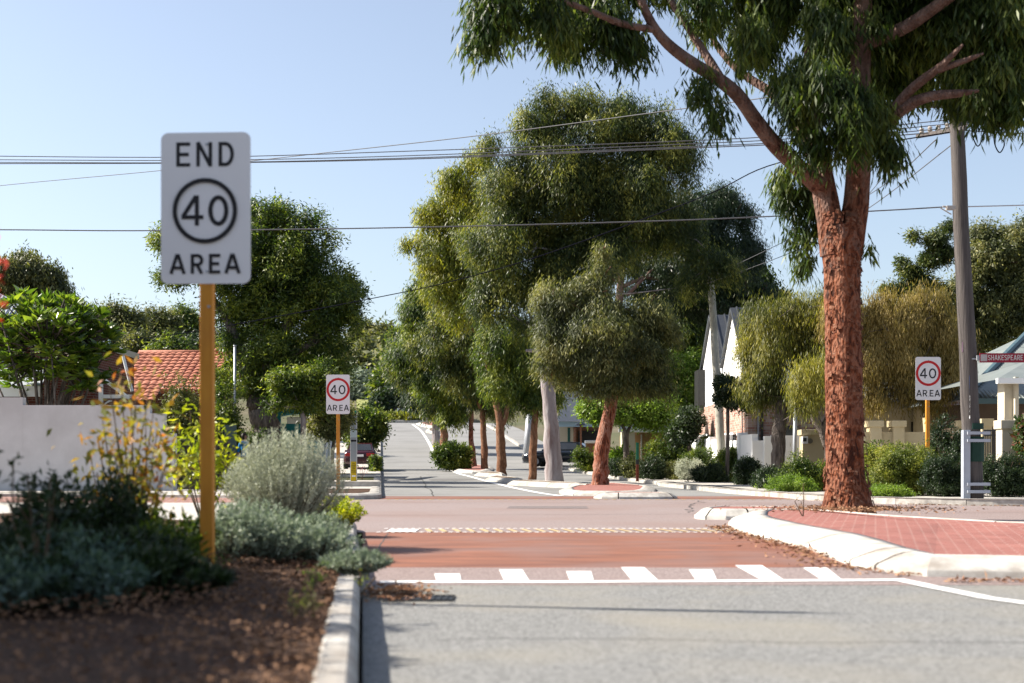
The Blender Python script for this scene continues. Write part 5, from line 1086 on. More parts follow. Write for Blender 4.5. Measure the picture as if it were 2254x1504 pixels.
leggy('tall_weed', 'thin weed stalk at the edge of the red island left of the big gum', (PX(1768, 18.3), 18.3, .12), [P(1768, 1065, 18.3), P(1766, 1085, 18.3)], G_OLIVE, 14, .03, .008, 246, spread=.012, from_=.3)
for i, (px, py, Y) in enumerate([(665, 1410, 6.4), (690, 1330, 7.8), (470, 1270, 9.0)]):
    leggy('seedling', ['fluffy green seedling on the sunny mulch close to the kerb', 'small bright green seedling near the shadow edge', 'grassy seedling at the foot of the END sign post'][i], (PX(px, Y), Y, .12), [Vector((PX(px+dx, Y), Y+dy, .12+h_)) for dx, dy, h_ in [(-20, 0, .1), (15, .05, .13), (0, -.05, .09), (25, 0, .07)]], G_LIME if i else G_HEDGE, 30, .02, .006, 250+i, spread=.018, from_=.1, cat='plant')

# unseen tree added left of the frame, crown shaped to shade the bed
SHB = []
for xs_, ys_, z_ in [(-2.95, 4.2, 2.9), (-2.95, 5.6, 2.5), (-2.95, 7.0, 3.0), (-3.1, 8.3, 2.6), (-4.1, 9.5, 3.1), (-4.9, 10.6, 2.7), (-4.2, 6.0, 3.4), (-4.4, 8.0, 3.3)]:   # each lobe stands up-sun of the ground it shades
    SHB.append((np.array((xs_+.75-1.25*z_, ys_+.25*z_, z_)), np.array((1.25, 1.0, .42))))
tree('shade_caster', 'unseen leafy tree added outside the left edge to shade the near bed', (-7.8, 7.2, .1), SHB, G_GREEN, 4600, 20, .15, .08, [([(-7.8, 7.2, -.1), (-7.6, 7.1, 1.2), (-7.2, 7.0, 2.4)], (.14, .09))], M_BARKG, seed=70, cr=.26, fill=.6, wisp=0)

# ------------------------------------------------------------------ left buildings
W0 = 38.4
def wallbox(name, x0, x1, y0, y1, z0, z1, mat, parent, bevel=0):
    m = MB(); m.box(((x0+x1)/2, (y0+y1)/2, (z0+z1)/2), (abs(x1-x0), abs(y1-y0), abs(z1-z0))); return m.build(name, mat, parent, bevel=bevel)
t = empty('garden_wall', (PX(180, W0), W0, .1), 'long smooth grey-white rendered boundary wall on the left, stepped up at its left end', 'wall')
zt1 = CAMH+(HZ-892)/F*W0; zt2 = CAMH+(HZ-875)/F*W0
wallbox('wall', PX(50, W0), PX(330, W0), W0, W0+.25, 0, zt1, M_WALLG, t); wallbox('wall', PX(-400, W0), PX(50, W0), W0-.003, W0+.26, 0, zt2, M_WALLG, t)
wallbox('wall', PX(330, W0), PX(362, W0), W0-.002, W0+.25, 0, zt1-.22, M_WALLG, t)
t = empty('gate_pillar', (PX(372, W0), W0, .1), 'grey rendered gate pillar with small box at the end of the wall', 'pillar')
wallbox('pillar', PX(362, 38.2), PX(386, 38.2), 38.0, 38.4, 0, 1.55+.1, M_WALLG, t); wallbox('letter_box', PX(366, 38), PX(378, 38), 37.95, 38.0, 1.15, 1.3, M_BLACK, t)
t = empty('metal_fence', (PX(440, 40), 40, .1), 'black vertical bar sliding gate in front of the driveway', 'fence'); m = MB()
xa, ya, xb, yb = PX(388, 38.4), 38.4, PX(505, 43), 43.0
for i in range(44):
    f = i/43; m = m; x, y = xa+(xb-xa)*f, ya+(yb-ya)*f; m.box((x, y, .85), (.025, .025, 1.35))
m.build('bar', M_BLACK, t); ang = math.atan2(yb-ya, xb-xa); ln_ = math.hypot(xb-xa, yb-ya)
for z in (.22, 1.5): m = MB(); m.box(((xa+xb)/2, (ya+yb)/2, z), (ln_, .05, .05), rz=ang); m.build('rail', M_BLACK, t)
t = empty('timber_fence', (PX(545, 47), 47, .1), 'low green-grey picket fence panel behind the driveway near the thin pole', 'fence')
wallbox('panel', PX(480, 46), PX(520, 46), 46, 46.05, .1, 2.1, pm('green_grey_panel', (.10, .15, .14), (.13, .18, .17), 3, .7), t)
for k in range(6): wallbox('board', PX(546+k*8, 46), PX(552+k*8, 46), 46.1, 46.14, .1, 1.62-.04*abs(k-3), M_TIMBER, t)
# brick house with pale metal roof
t = empty('brick_house', (PX(100, 47), 47, .1), 'dark red brick house with pale metal hip roof behind the left wall', 'house')
wallbox('wall', PX(-300, 47), PX(203, 47), 47.3, 52.2, 0, 4.85, M_BRICKR, t)
zg = 4.91; ridge = CAMH+(HZ-640)/F*49.7; XR = -13.95
m = MB(); A = (PX(-400, 46.7), 46.7, zg); B = (XR, 46.7, zg); C = (XR, 52.6, zg); Dd = (PX(-400, 46.7), 52.6, zg); E = (PX(-400, 49.7), 49.7, ridge); G = (PX(-15, 49.7), 49.7, ridge)
m.add([A, B, C, Dd, E, G], [(0, 1, 5, 4), (1, 2, 5), (2, 3, 4, 5)]); m.build('roof', M_CORR, t)
m = MB()                                                            # standing corrugation ribs of the front slope and hip
for i in range(60):
    f = i/60; px_ = A[0]+f*(B[0]-A[0]); top_f = 1 if px_ < G[0] else max(0, (B[0]-px_)/(B[0]-G[0]))
    m.tube([(px_, 46.7, zg+.02), (px_, 46.7+3.0*top_f, zg+(ridge-zg)*top_f+.02)], .02, 4, cap=False)
m.build('roof_rib', M_CORR, t)
wallbox('gutter', A[0], B[0]+.05, 46.55, 46.69, zg-.22, zg+.02, pm('cream_fascia', (.62, .58, .5), rough=.6), t)
wallbox('gutter', B[0]+.03, B[0]+.16, 46.7, 52.6, zg-.2, zg+.01, MATS['cream_fascia'], t)
m = MB(); m.tube([P(271, 784, 46.2), P(291, 862, 46.0)], .05, 6); m.build('downpipe', M_WHITE, t)
m = MB(); vr = [(PX(-400, 43), 43.2, CAMH+(HZ-852)/F*43.2), (PX(92, 43.2), 43.2, CAMH+(HZ-852)/F*43.2), (PX(110, 46.9), 46.9, CAMH+(HZ-790)/F*46.9), (PX(-400, 46.9), 46.9, CAMH+(HZ-790)/F*46.9)]
m.add(vr, [(0, 1, 2, 3)]); m.build('verandah_roof', M_CORR, t); wallbox('verandah_fascia', vr[0][0], vr[1][0], 43.1, 43.2, vr[0][2]-.3, vr[0][2]+.03, M_WHITE, t)
wallbox('window', PX(20, 46.95), PX(110, 46.95), 46.93, 46.99, 1.0, 2.6, M_GLASS, t)
m = MB()
m.box(P(222, 880, 46.3), (.12, .12, 1.1)); m.box(P(255, 873, 46.3), (1.05, .08, .12)); m.tube([P(232, 838, 46.3), P(285, 878, 46.3)], .06, 6)
for k in range(6): m.tube([P(228+k*3, 893-10*math.sin(k/5*1.5), 46.3), P(231+k*3, 893-10*math.sin((k+1)/5*1.5), 46.3)], .03, 5)
m.build('verandah_bracket', M_WHITE, t)
# tiled house
t = empty('tiled_house', (PX(380, 62), 62, .2), 'house with weathered orange terracotta tile roof behind the shrubs', 'house')
def tiled(x0, x1, y0, z0, y1, z1, parent, name='roof', nrow=12):
    nx = int((x1-x0)/.05); us = np.linspace(0, 1, nx); rows = []; 
    vs = []; fs = []
    for r_ in range(nrow):
        for e in (0, 1):
            f = (r_+e)/nrow; lift = .05 if e == 0 else .0
            for u in us:
                x = x0+(x1-x0)*u; w_ = abs(math.sin(x*math.pi/.30))**.6*.06
                vs.append((x, y0+(y1-y0)*f, z0+(z1-z0)*f+w_+lift))
    for q in range(nrow*2-1):
        for k in range(nx-1): a = q*nx+k; fs.append((a, a+1, a+nx+1, a+nx))
    return MB().add(vs, fs).build(name, M_TILE, parent)
tiled(PX(272, 60), PX(481, 60), 58, CAMH+(HZ-862)/F*58, 62.5, CAMH+(HZ-777)/F*62.5, t)
tiled(PX(285, 57), PX(352, 57), 56, CAMH+(HZ-885)/F*56, 57.9, CAMH+(HZ-842)/F*57.9, t, nrow=5)
tiled(PX(272, 60), PX(455, 64), 67, CAMH+(HZ-862)/F*58, 62.55, CAMH+(HZ-777)/F*62.5, t, nrow=8)
wallbox('wall', PX(276, 60), PX(470, 60), 58.4, 63.5, 0, CAMH+(HZ-866)/F*58, M_BRICKR, t)
m = MB(); m.tube([(PX(272, 60), 62.5, CAMH+(HZ-776)/F*62.5), (PX(481, 60), 62.5, CAMH+(HZ-776)/F*62.5)], .10, 8); m.build('ridge_capping', M_TILE, t, smooth=True)
p = P(474, 775, 62); m = MB(); m.tube([p, p+Vector((.1, 0, .12)), p+Vector((.22, 0, .2)), p+Vector((.2, 0, .36))], [.12, .09, .07, .03], 6); m.build('finial', M_TILE, t, smooth=True)
# teal shelter and blue-white building behind the silver bush
t = empty('teal_shelter', (PX(640, 58), 58, .15), 'teal painted shed with curved cap behind the silver bush', 'shed')
wallbox('wall', PX(613, 58), PX(692, 58), 58, 61, 0, CAMH+(HZ-933)/F*58, M_TEAL, t); wallbox('upper_panel', PX(632, 58), PX(688, 58), 57.97, 58.4, CAMH+(HZ-933)/F*58, CAMH+(HZ-918)/F*58, M_WHITE, t)
wallbox('corner_post', PX(610, 58), PX(618, 58), 57.9, 58.1, 0, CAMH+(HZ-915)/F*58, M_TEAL, t)
m = MB()
pr = [(-.5, .0), (-.42, .10), (-.2, .2), (.1, .22), (.5, .24), (1.3, .24), (1.3, .1), (.3, .02), (-.2, -.08)]
c_ = P(610, 913, 57.7); m.prism(pr, 0, 1.2, lambda a, b, c: (c_.x+a, c_.y+c, c_.z+b)); m.build('curved_cap', M_TEAL, t, smooth=False)
m = MB()
for k in range(9): m.box((PX(625+k*7.5, 57.95), 57.96, 1.2), (.03, .02, 2.2))
m.build('batten', M_TEAL, t)
t = empty('weatherboard_house', (PX(715, 61), 61, .15), 'pale blue-white porch with columns right of the teal shed', 'house')
wallbox('wall', PX(694, 61), PX(735, 66), 62, 66, 0, CAMH+(HZ-905)/F*61, pm('blue_white_board', (.42, .48, .58), (.5, .56, .66), 3, .7), t)
for k, px_ in enumerate((696, 706, 714, 724)): m = MB(); m.box((PX(px_, 60), 60, 1.3), (.10 if k else .16, .1, 2.6)); m.build('column', M_WHITE, t)
m = MB(); m.add([(PX(680, 60), 59.5, 2.9), (PX(745, 60), 59.5, 2.9), (PX(735, 66), 66, 4.2), (PX(690, 62), 66, 4.2)], [(0, 1, 2, 3)]); m.build('roof', pm('teal_grey_roof', (.05, .15, .18), (.08, .2, .23), 2, .5), t)
wallbox('low_wall', PX(704, 56), PX(745, 56), 56, 56.15, 0, .62, M_WHITE, t)

# ------------------------------------------------------------------ right buildings
HX = 8.45
t = empty('gabled_house', (HX, 57, .1), 'modern house with two white steep gables, dark roof and recycled brick ground floor', 'house')
zb = CAMH+(HZ-888)/F*60; zbk = 3.35
m = MB(); m.box((HX+4, 57.5, zbk/2), (8, 13.2, zbk)); m.build('brick_storey', M_BRICKM, t)
def gable(y0, y1, z0, ze, zp, x0, x1):
    yc = (y0+y1)/2; m = MB(); m.prism([(y0, z0), (y1, z0), (y1, ze), (yc, zp), (y0, ze)], x0, x1, lambda a, b, c: (c, a, b)); m.build('gable', M_WHITE, t)
    for s, (ya, yb_) in ((0, (y0, yc)), (1, (yc, y1))):
        z_a, z_b = (ze, zp) if s == 0 else (zp, ze)
        n = Vector((0, -(z_b-z_a), (yb_-ya))).normalized()*.12
        m = MB(); m.prism([(ya-.02, z_a), (yb_, z_b), (yb_+n.y, z_b+n.z), (ya+n.y, z_a+n.z)], x0-.12, x1+.05, lambda a, b, c: (c, a, b))
        for k in range(22):
            x = x0+.1+k*.42
            if x < x1: m.prism([(ya+n.y, z_a+n.z), (yb_+n.y, z_b+n.z), (yb_+n.y*1.5, z_b+n.z*1.5), (ya+n.y*1.5, z_a+n.z*1.5)], x, x+.04, lambda a, b, c: (c, a, b))
        m.build('roof', M_DROOF, t)
gable(57.6, 63.6, zbk, 4.9, 7.1, HX+.05, HX+7.5); gable(52.0, 57.3, zbk, 4.7, 6.75, HX+.05, HX+7.5)
wallbox('window_hood', HX-.25, HX+.1, 62.6, 63.9, 3.3, 5.0, M_BLACK, t)
for (ya, yb_, za, z_b) in ((60.5, 63.6, .6, 2.05), (53.5, 56.2, .6, 1.95), (51.6, 52.6, .6, 1.9)):
    w_ = wallbox('window', HX-.05, HX+.1, ya, yb_, za, z_b, M_BLACK, t); wallbox('pane', HX-.07, HX-.052, ya+.08, yb_-.08, za+.08, z_b-.08, M_GLASS, w_); wallbox('sill', HX-.14, HX-.07, ya-.05, yb_+.05, z_b, z_b+.08, M_WHITE, w_)
wallbox('downpipe', HX+.45, HX+.53, 50.8, 50.88, .5, 3.3, M_BLACK, t); wallbox('downpipe', HX+.32, HX+.38, 50.8, 50.86, .5, 3.0, M_GALV, t)
wallbox('window', HX+1.3, HX+1.8, 50.85, 50.95, 1.2, 2.2, M_GLASS, t)
# white fence: sunlit street side and shaded return
t = empty('white_fence', (8.0, 50, .1), 'stepped white rendered fence in front of the gabled house', 'fence')
fx = PX(1655, 48)
for k, (ya, yb_, z_) in enumerate([(48, 50.6, 1.85), (50.6, 54, 1.70), (54, 58, 1.82), (58, 62.5, 1.9), (62.5, 70, 2.0)]):
    wallbox('wall', fx-.003*k, fx+.2, ya, yb_, 0, z_, M_WHITE, t)
for k, ya in enumerate((50.6, 54, 58)): wallbox('pier', fx-.06, fx+.26, ya-.2, ya+.2, 0, 1.95, M_WHITE, t)
for k, (pa, pb_, z_, d_) in enumerate([(1655, 1680, 1.63, 0), (1680, 1697, 1.78, -.10), (1697, 1764, 1.80, .05)]):
    wallbox('wall', PX(pa, 48), PX(pb_, 48), 47.9+d_, 48.1+d_, 0, z_, M_WHITE, t)
# cream letterbox pier
t = empty('letterbox_pier', (PX(1800, 45.5), 45.5, .1), 'pale yellow rendered pier with letterbox and round plaque behind the gum trunk', 'pier')
wallbox('pier', PX(1767, 45.5), PX(1850, 45.5), 45.5, 46.0, 0, CAMH+(HZ-958)/F*45.5, M_CREAM, t); wallbox('cap', PX(1763, 45.5), PX(1853, 45.5), 45.42, 46.08, CAMH+(HZ-958)/F*45.5, CAMH+(HZ-946)/F*45.5, M_CREAM, t, .01)
lb = wallbox('letter_box', PX(1766, 45.4), PX(1777, 45.4), 45.3, 45.497, CAMH+(HZ-977)/F*45.4, CAMH+(HZ-961)/F*45.4, M_WHITE, t); wallbox('slot', PX(1768, 45.3), PX(1775, 45.3), 45.28, 45.299, CAMH+(HZ-972)/F*45.3, CAMH+(HZ-964)/F*45.3, M_BLACK, lb)
m = MB(); c_ = P(1783, 971, 45.47); m.tube([c_, c_+Vector((0, -.03, 0))], .085, 18); m.build('plaque', pm('bronze_plaque', (.25, .22, .17), rough=.5), t)
# peach house
t = empty('peach_house', (PX(1430, 70), 70, .3), 'low peach and cream house behind the verge shrubs', 'house')
wallbox('wall', PX(1392, 70), PX(1545, 70), 70, 78, 0, CAMH+(HZ-952)/F*70, M_ORR, t); wallbox('porch_pier', PX(1368, 69), PX(1396, 69), 68.6, 69.6, 0, CAMH+(HZ-948)/F*69, M_CREAM2, t); wallbox('gutter', PX(1360, 69), PX(1550, 69), 68.5, 68.8, CAMH+(HZ-952)/F*69, CAMH+(HZ-946)/F*69, M_WHITE, t)
w_ = wallbox('garage_door', PX(1445, 70), PX(1470, 70), 69.93, 69.99, .3, 1.6, M_CREAM, t); wallbox('downpipe', PX(1410, 70), PX(1413, 70), 69.9, 69.97, .3, 2.3, M_WHITE, t); w_ = wallbox('window', PX(1478, 70), PX(1500, 70), 69.94, 69.99, 1.1, 1.9, M_GLASS, t)
m = MB(); m.add([(PX(1362, 69), 68.5, 2.45), (PX(1560, 69), 68.5, 2.45), (PX(1540, 69), 75, 3.6), (PX(1380, 69), 75, 3.6)], [(0, 1, 2, 3)]); m.build('roof', M_DROOF, t)
t = empty('brick_planter', (PX(1345, 64), 64, .2), 'low curved orange brick planter beside the lawn', 'planter')
wallbox('wall', PX(1338, 64), PX(1372, 64), 64, 65.2, 0, .75, M_BRICKO, t, .02)
# green-roofed house
t = empty('green_trim_house', (PX(1290, 84), 84, .9), 'cream house with blue-green trim, dark roof and open carport', 'house')
wallbox('wall', PX(1230, 84), PX(1262, 84), 84, 92, 0, 3.4, M_CREAM2, t); wallbox('wall', PX(1262, 85), PX(1345, 85), 87, 92, 0, 3.3, M_BRICKO, t); wallbox('carport_shade_sheet', PX(1278, 84), PX(1330, 84), 86.9, 86.98, .3, 2.9, M_BLACK, t)  # black sheet stands for the deep shade inside the carport
wallbox('fascia', PX(1228, 83), PX(1320, 83), 83.4, 83.6, 3.05, 3.35, pm('blue_white_trim', (.35, .5, .6), rough=.5), t); wallbox('post', PX(1264, 83), PX(1269, 83), 83.4, 83.6, .3, 3.0, M_BRICKO, t); wallbox('post', PX(1250, 83), PX(1256, 83), 83.4, 83.5, .3, 3.0, M_DGREEN, t)
m = MB(); m.add([(PX(1225, 83), 83.2, 3.35), (PX(1350, 83), 83.2, 3.35), (PX(1330, 86), 89, 5.4), (PX(1245, 86), 89, 5.4)], [(0, 1, 2, 3)]); m.build('roof', M_DROOF, t)
t = empty('brick_bin_store', (PX(1300, 72), 72, .3), 'square brick column with rough pale stone cap right of the carport', 'pillar')
wallbox('pillar', PX(1290, 72), PX(1312, 72), 72, 72.6, 0, 1.9, M_BRICKO, t); wallbox('cap', PX(1288, 72), PX(1314, 72), 71.9, 72.7, 1.9, 2.05, M_WHITE, t, .03)
t = empty('lamp_post', on(1279, 78, .1), 'thin garden lamp post with flat hat before the carport', 'lamp')
m = MB(); m.tube([on(1280, 78, 0), P(1278, 935, 78)], .05, 6); m.build('post', M_BRICKO, t); m = MB(); m.lathe(P(1278, 937, 78), [(.3, 0), (.28, .06), (.08, .2), (.03, .3)], 10); m.build('lamp_head', M_DROOF, t)
# bollard
t = empty('bollard', on(1403, 52, .13), 'green topped red-brown marker bollard on the verge', 'bollard'); b = on(1403, 52, .13)
m = MB(); m.box((b.x, 52, b.z+.3), (.10, .08, .62)); m.build('post', pm('red_brown_post', (.22, .05, .025), rough=.7), t); m = MB(); m.box((b.x, 52, b.z+1.1), (.105, .085, .62)); m.build('green_sleeve', pm('bollard_green', (.02, .18, .10), rough=.5), t); m = MB(); m.box((b.x, 52, b.z+.7), (.11, .09, .17)); m.build('black_band', M_BLACK, t)
# cream house and fence, far right
t = empty('cream_house', (PX(1980, 46), 46, .1), 'cream rendered house behind the dry weeping tree', 'house')
wallbox('wall', PX(1890, 46), PX(2065, 46), 46, 54, 0, CAMH+(HZ-885)/F*46, M_CREAM2, t); wallbox('wall', PX(2048, 44), PX(2078, 44), 44.5, 45.9, 0, CAMH+(HZ-880)/F*44.5, M_CREAM, t); wallbox('window', PX(2005, 46), PX(2030, 46), 45.93, 45.99, 1.1, 2.2, M_GLASS, t)
m = MB(); m.add([(PX(1870, 45), 45, 2.9), (PX(2090, 45), 45, 2.9), (PX(2050, 49), 50, 4.4), (PX(1920, 49), 50, 4.4)], [(0, 1, 2, 3)]); m.build('roof', M_GREENR, t)
t = empty('pillar_fence', (PX(1960, 40), 40, .1), 'cream rendered fence with capped pillars behind the hedge', 'fence')
wallbox('wall', PX(1900, 40), PX(2075, 40), 40.1, 40.35, 0, CAMH+(HZ-951)/F*40, M_CREAM, t)
for px_ in (1928, 1978, 2120): wallbox('pillar', PX(px_-12, 40), PX(px_+12, 40), 39.95, 40.45, 0, CAMH+(HZ-940)/F*40, M_CREAM, t); wallbox('cap', PX(px_-16, 40), PX(px_+16, 40), 39.9, 40.5, CAMH+(HZ-940)/F*40, CAMH+(HZ-926)/F*40, M_CREAM, t, .01)
t = empty('verandah_house', (PX(2230, 38), 38, .1), 'house with grey-green corrugated roof and cream verandah pier at the right edge', 'house')
ze = CAMH+(HZ-875)/F*38
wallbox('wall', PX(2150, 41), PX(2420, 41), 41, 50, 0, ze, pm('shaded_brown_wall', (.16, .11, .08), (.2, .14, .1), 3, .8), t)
m = MB(); A = P(2120, 880, 39.5); B = P(2480, 880, 39.5); C = Vector((PX(2480, 44), 46, CAMH+(HZ-700)/F*46)); Dd = Vector((PX(2262, 46), 46, CAMH+(HZ-735)/F*46))
m.add([A, B, C, Dd], [(0, 1, 2, 3)]); m.add([A, Dd, Vector((A.x, 52, A.z))], [(0, 1, 2)]); m.build('roof', M_GREENR, t)
m = MB()
for k in range(40):
    f0 = k/40; a = A.lerp(B, f0); e = Dd.lerp(C, f0) if f0 > 0 else Dd
    u = Vector((a.x, Dd.y, Dd.z)); lim = max(0, min(1, (a.x-A.x)/(Dd.x-A.x)));
    m.tube([a+Vector((0, 0, .03)), Vector((a.x, A.y+(46-A.y)*lim, A.z+(Dd.z-A.z)*lim+.03))], .028, 4, cap=False)
m.build('roof_rib', M_GREENR, t)
m = MB(); m.tube([A+Vector((0, 0, .05)), Dd+Vector((0, 0, .05))], .1, 6); m.build('hip_capping', pm('dark_capping', (.10, .17, .2), rough=.5), t)
wallbox('gutter', A.x, B.x, 39.3, 39.48, A.z-.12, A.z+.03, MATS['dark_capping'], t)
pz = CAMH+(HZ-835)/F*35
wallbox('verandah_pier', PX(2211, 35), PX(2241, 35), 35, 35.5, 0, pz, M_CREAM2, t)
wallbox('verandah_pier', PX(2233, 34.9), PX(2241, 34.9), 34.85, 34.99, 0, pz+.05, M_CREAM2, t)
m = MB(); g0 = P(2192, 836, 34.6); g1 = P(2480, 836, 34.6); g2 = Vector((g1.x, 38.6, g1.z+.75)); g3 = Vector((PX(2262, 38.6), 38.6, g1.z+.75)); m.add([g0, g1, g2, g3], [(0, 1, 2, 3)]); m.add([g0, g3, Vector((g0.x, 41, g0.z))], [(0, 1, 2)]); m.build('verandah_roof', M_GREENR, t)
wallbox('verandah_gutter', g0.x, g1.x, 34.45, 34.6, g0.z-.1, g0.z+.03, M_WHITE, t)
t = empty('gate_pier', (PX(2222, 31.3), 31.3, .1), 'cream gate pier with stepped cap right of the timber pole', 'pillar')
z_ = CAMH+(HZ-925)/F*31.3
wallbox('pillar', PX(2206, 31.3), PX(2238, 31.3), 31.3, 31.7, 0, z_-.12, M_CREAM2, t); wallbox('cap', PX(2202, 31.3), PX(2262, 31.3), 31.25, 31.75, z_-.19, z_, M_CREAM2, t, .008)
t = empty('gate_pier', (PX(2172, 37), 37, .1), 'yellowish gate pier partly hidden behind the timber pole', 'pillar')
z_ = CAMH+(HZ-922)/F*37
wallbox('pillar', PX(2162, 37), PX(2184, 37), 37, 37.35, 0, z_-.15, M_CREAM, t); wallbox('cap', PX(2159, 37), PX(2187, 37), 36.95, 37.4, z_-.2, z_, M_CREAM, t, .008)
t = empty('iron_gate', (PX(2190, 34), 34, .1), 'black iron railing between the cream piers right of the pole', 'gate'); m = MB(); zg_ = CAMH+(HZ-948)/F*34
for k in range(13): x = PX(2166+k*3.6, 34); m.box((x, 34, zg_/2+.1), (.018, .018, zg_-.15))
m.build('bar', M_BLACK, t)
for z_ in (zg_, zg_-.11, .35): m = MB(); m.box((PX(2188, 34), 34, z_), (PX(2210, 34)-PX(2164, 34), .03, .03)); m.build('rail', M_BLACK, t)
t = empty('low_garden_wall', (PX(2260, 31), 31, .1), 'low cream wall with black railing at the right edge', 'wall')
wallbox('wall', PX(2238, 31.4), PX(2500, 31.4), 31.4, 31.6, 0, .72, M_CREAM2, t); m = MB()
for k in range(16): m.box((PX(2243+k*5, 31.5), 31.5, 1.15), (.018, .018, .8))
m.build('bar', M_BLACK, t)
shrub('climbing_plant', 'dark red and green climber over the railing at the far right edge', on(2262, 30.8, .12), .30, 1.95, leafm('climber_leaf', [(.03, .06, .02), (.06, .09, .03), (.16, .03, .03)], .3, .5, s=5), 260, 18, .10, .07, .1, seed=150)

# ------------------------------------------------------------------ roundabout
t = empty('chevron_board', (PX(892, 158), 158, zt(0, 158)), 'black roundabout board with white chevrons pointing left and right', 'road sign')
zc = CAMH+(HZ-905)/F*158; xc = PX(892, 158)
m = MB(); m.box((xc, 158, zc), (2.5, .04, .78)); m.build('board', M_INK, t); bo = t.children[0]
m = MB()
def chev(x, s, w_=.30, d=.26): return [(x, 0), (x+s*d, .33), (x+s*(d+w_), .33), (x+s*w_, 0), (x+s*(d+w_), -.33), (x+s*d, -.33)]
for pl in (chev(-1.15, 1), chev(-.5, 1)):
    m.add([(xc+a, 157.97, zc+b) for a, b in pl], [(0, 1, 2, 3), (0, 3, 4, 5)])
m.add([(xc+a, 157.97, zc+b) for a, b in chev(.5, -1)], [(0, 1, 2, 3), (0, 3, 4, 5)])
m.build('chevron', M_WHITE, bo); m = MB(); m.add([(xc+a, 157.97, zc+b) for a, b in chev(1.15, -1)], [(0, 1, 2, 3), (0, 3, 4, 5)]); m.build('chevron', pm('orange_chevron', (.7, .35, .12), rough=.5), bo)
for s in (-1, 1): m = MB(); m.tube([(xc+s*.9, 158.06, 5.2), (xc+s*.9, 158.06, zc+.3)], .04, 6); m.build('post', M_GALV, t)
t = empty('roundabout_island', (PX(900, 161), 161, 5.3), 'round central island with concrete rim in front of the far trees', 'traffic island')
m = MB(); m.lathe((PX(900, 163), 163, 5.25), [(7.5, 0), (7.5, .45), (7.1, .5)], 40); m.build('rim', M_KERB, t)
for i, (px_, lab, lf) in enumerate([(858, 'olive shrub at the left of the roundabout planting', G_HEDGE), (892, 'reddish shrub in the middle of the roundabout planting', G_GOLD), (926, 'brown-green shrub at the right of the roundabout planting', G_HEDGE)]):
    shrub('roundabout_shrub', lab, (PX(px_, 157), 157, 5.7), 1.5, .85, lf, 160, 16, .25, .1, .3, seed=160+i, group='roundabout shrubs')
t = empty('keep_left_post', on(941, 138, .2), 'short pale marker post on the far island end', 'bollard'); b = on(941, 138, .15); m = MB(); m.box((b.x, 138, b.z+.3), (.3, .2, .6)); m.build('post', M_CERAM, t)

# ------------------------------------------------------------------ frangipani-like tree (rosettes of big leaves)
def rosette_tree():
    Y = 42.5; b = Vector((PX(95, Y), Y, .15)); rng = np.random.default_rng(6); rr = random.Random(6)
    t = empty('frangipani_tree', b, 'multi-stemmed tree with rosettes of broad shiny leaves behind the grey wall', 'tree'); mb = MB(); P_ = []; Q_ = []
    cent = P(105, 760, Y)
    for i in range(340):
        a = rr.uniform(0, 6.28); e = math.acos(rr.uniform(-.75, 1)); k = rr.uniform(.45, 1.05)
        tip = cent+Vector((math.cos(a)*math.sin(e)*1.95*k, math.sin(a)*math.sin(e)*1.7*k, math.cos(e)*1.65*k-.1))
        if i < 22:
            mid = b.lerp(tip, .55)+Vector((rr.gauss(0, .12), rr.gauss(0, .12), .1)); root = b+Vector((rr.uniform(-.35, .35), rr.uniform(-.3, .3), 0))
            mb.tube([root, mid, tip], [.06, .04, .02], 6)
        else: mb.tube([tip-(tip-cent)*.4-Vector((0, 0, .1)), tip], [.03, .02], 5)
        nl = 16; ang = np.arange(nl)*2.399+rr.uniform(0, 6); up = rng.uniform(-.1, .8, nl)
        d = np.stack([np.cos(ang), np.sin(ang), up], 1); ax = np.array((tip-cent).normalized()); d = d+ax*.45
        P_.append(np.repeat(np.array(tip)[None], nl, 0)); Q_.append(d)
    mb.build('trunk', M_BARKG, t, smooth=True); leaf_mesh('crown', np.concatenate(P_), np.concatenate(Q_), .36, .11, G_FRANG, t, rng=rng)
rosette_tree()

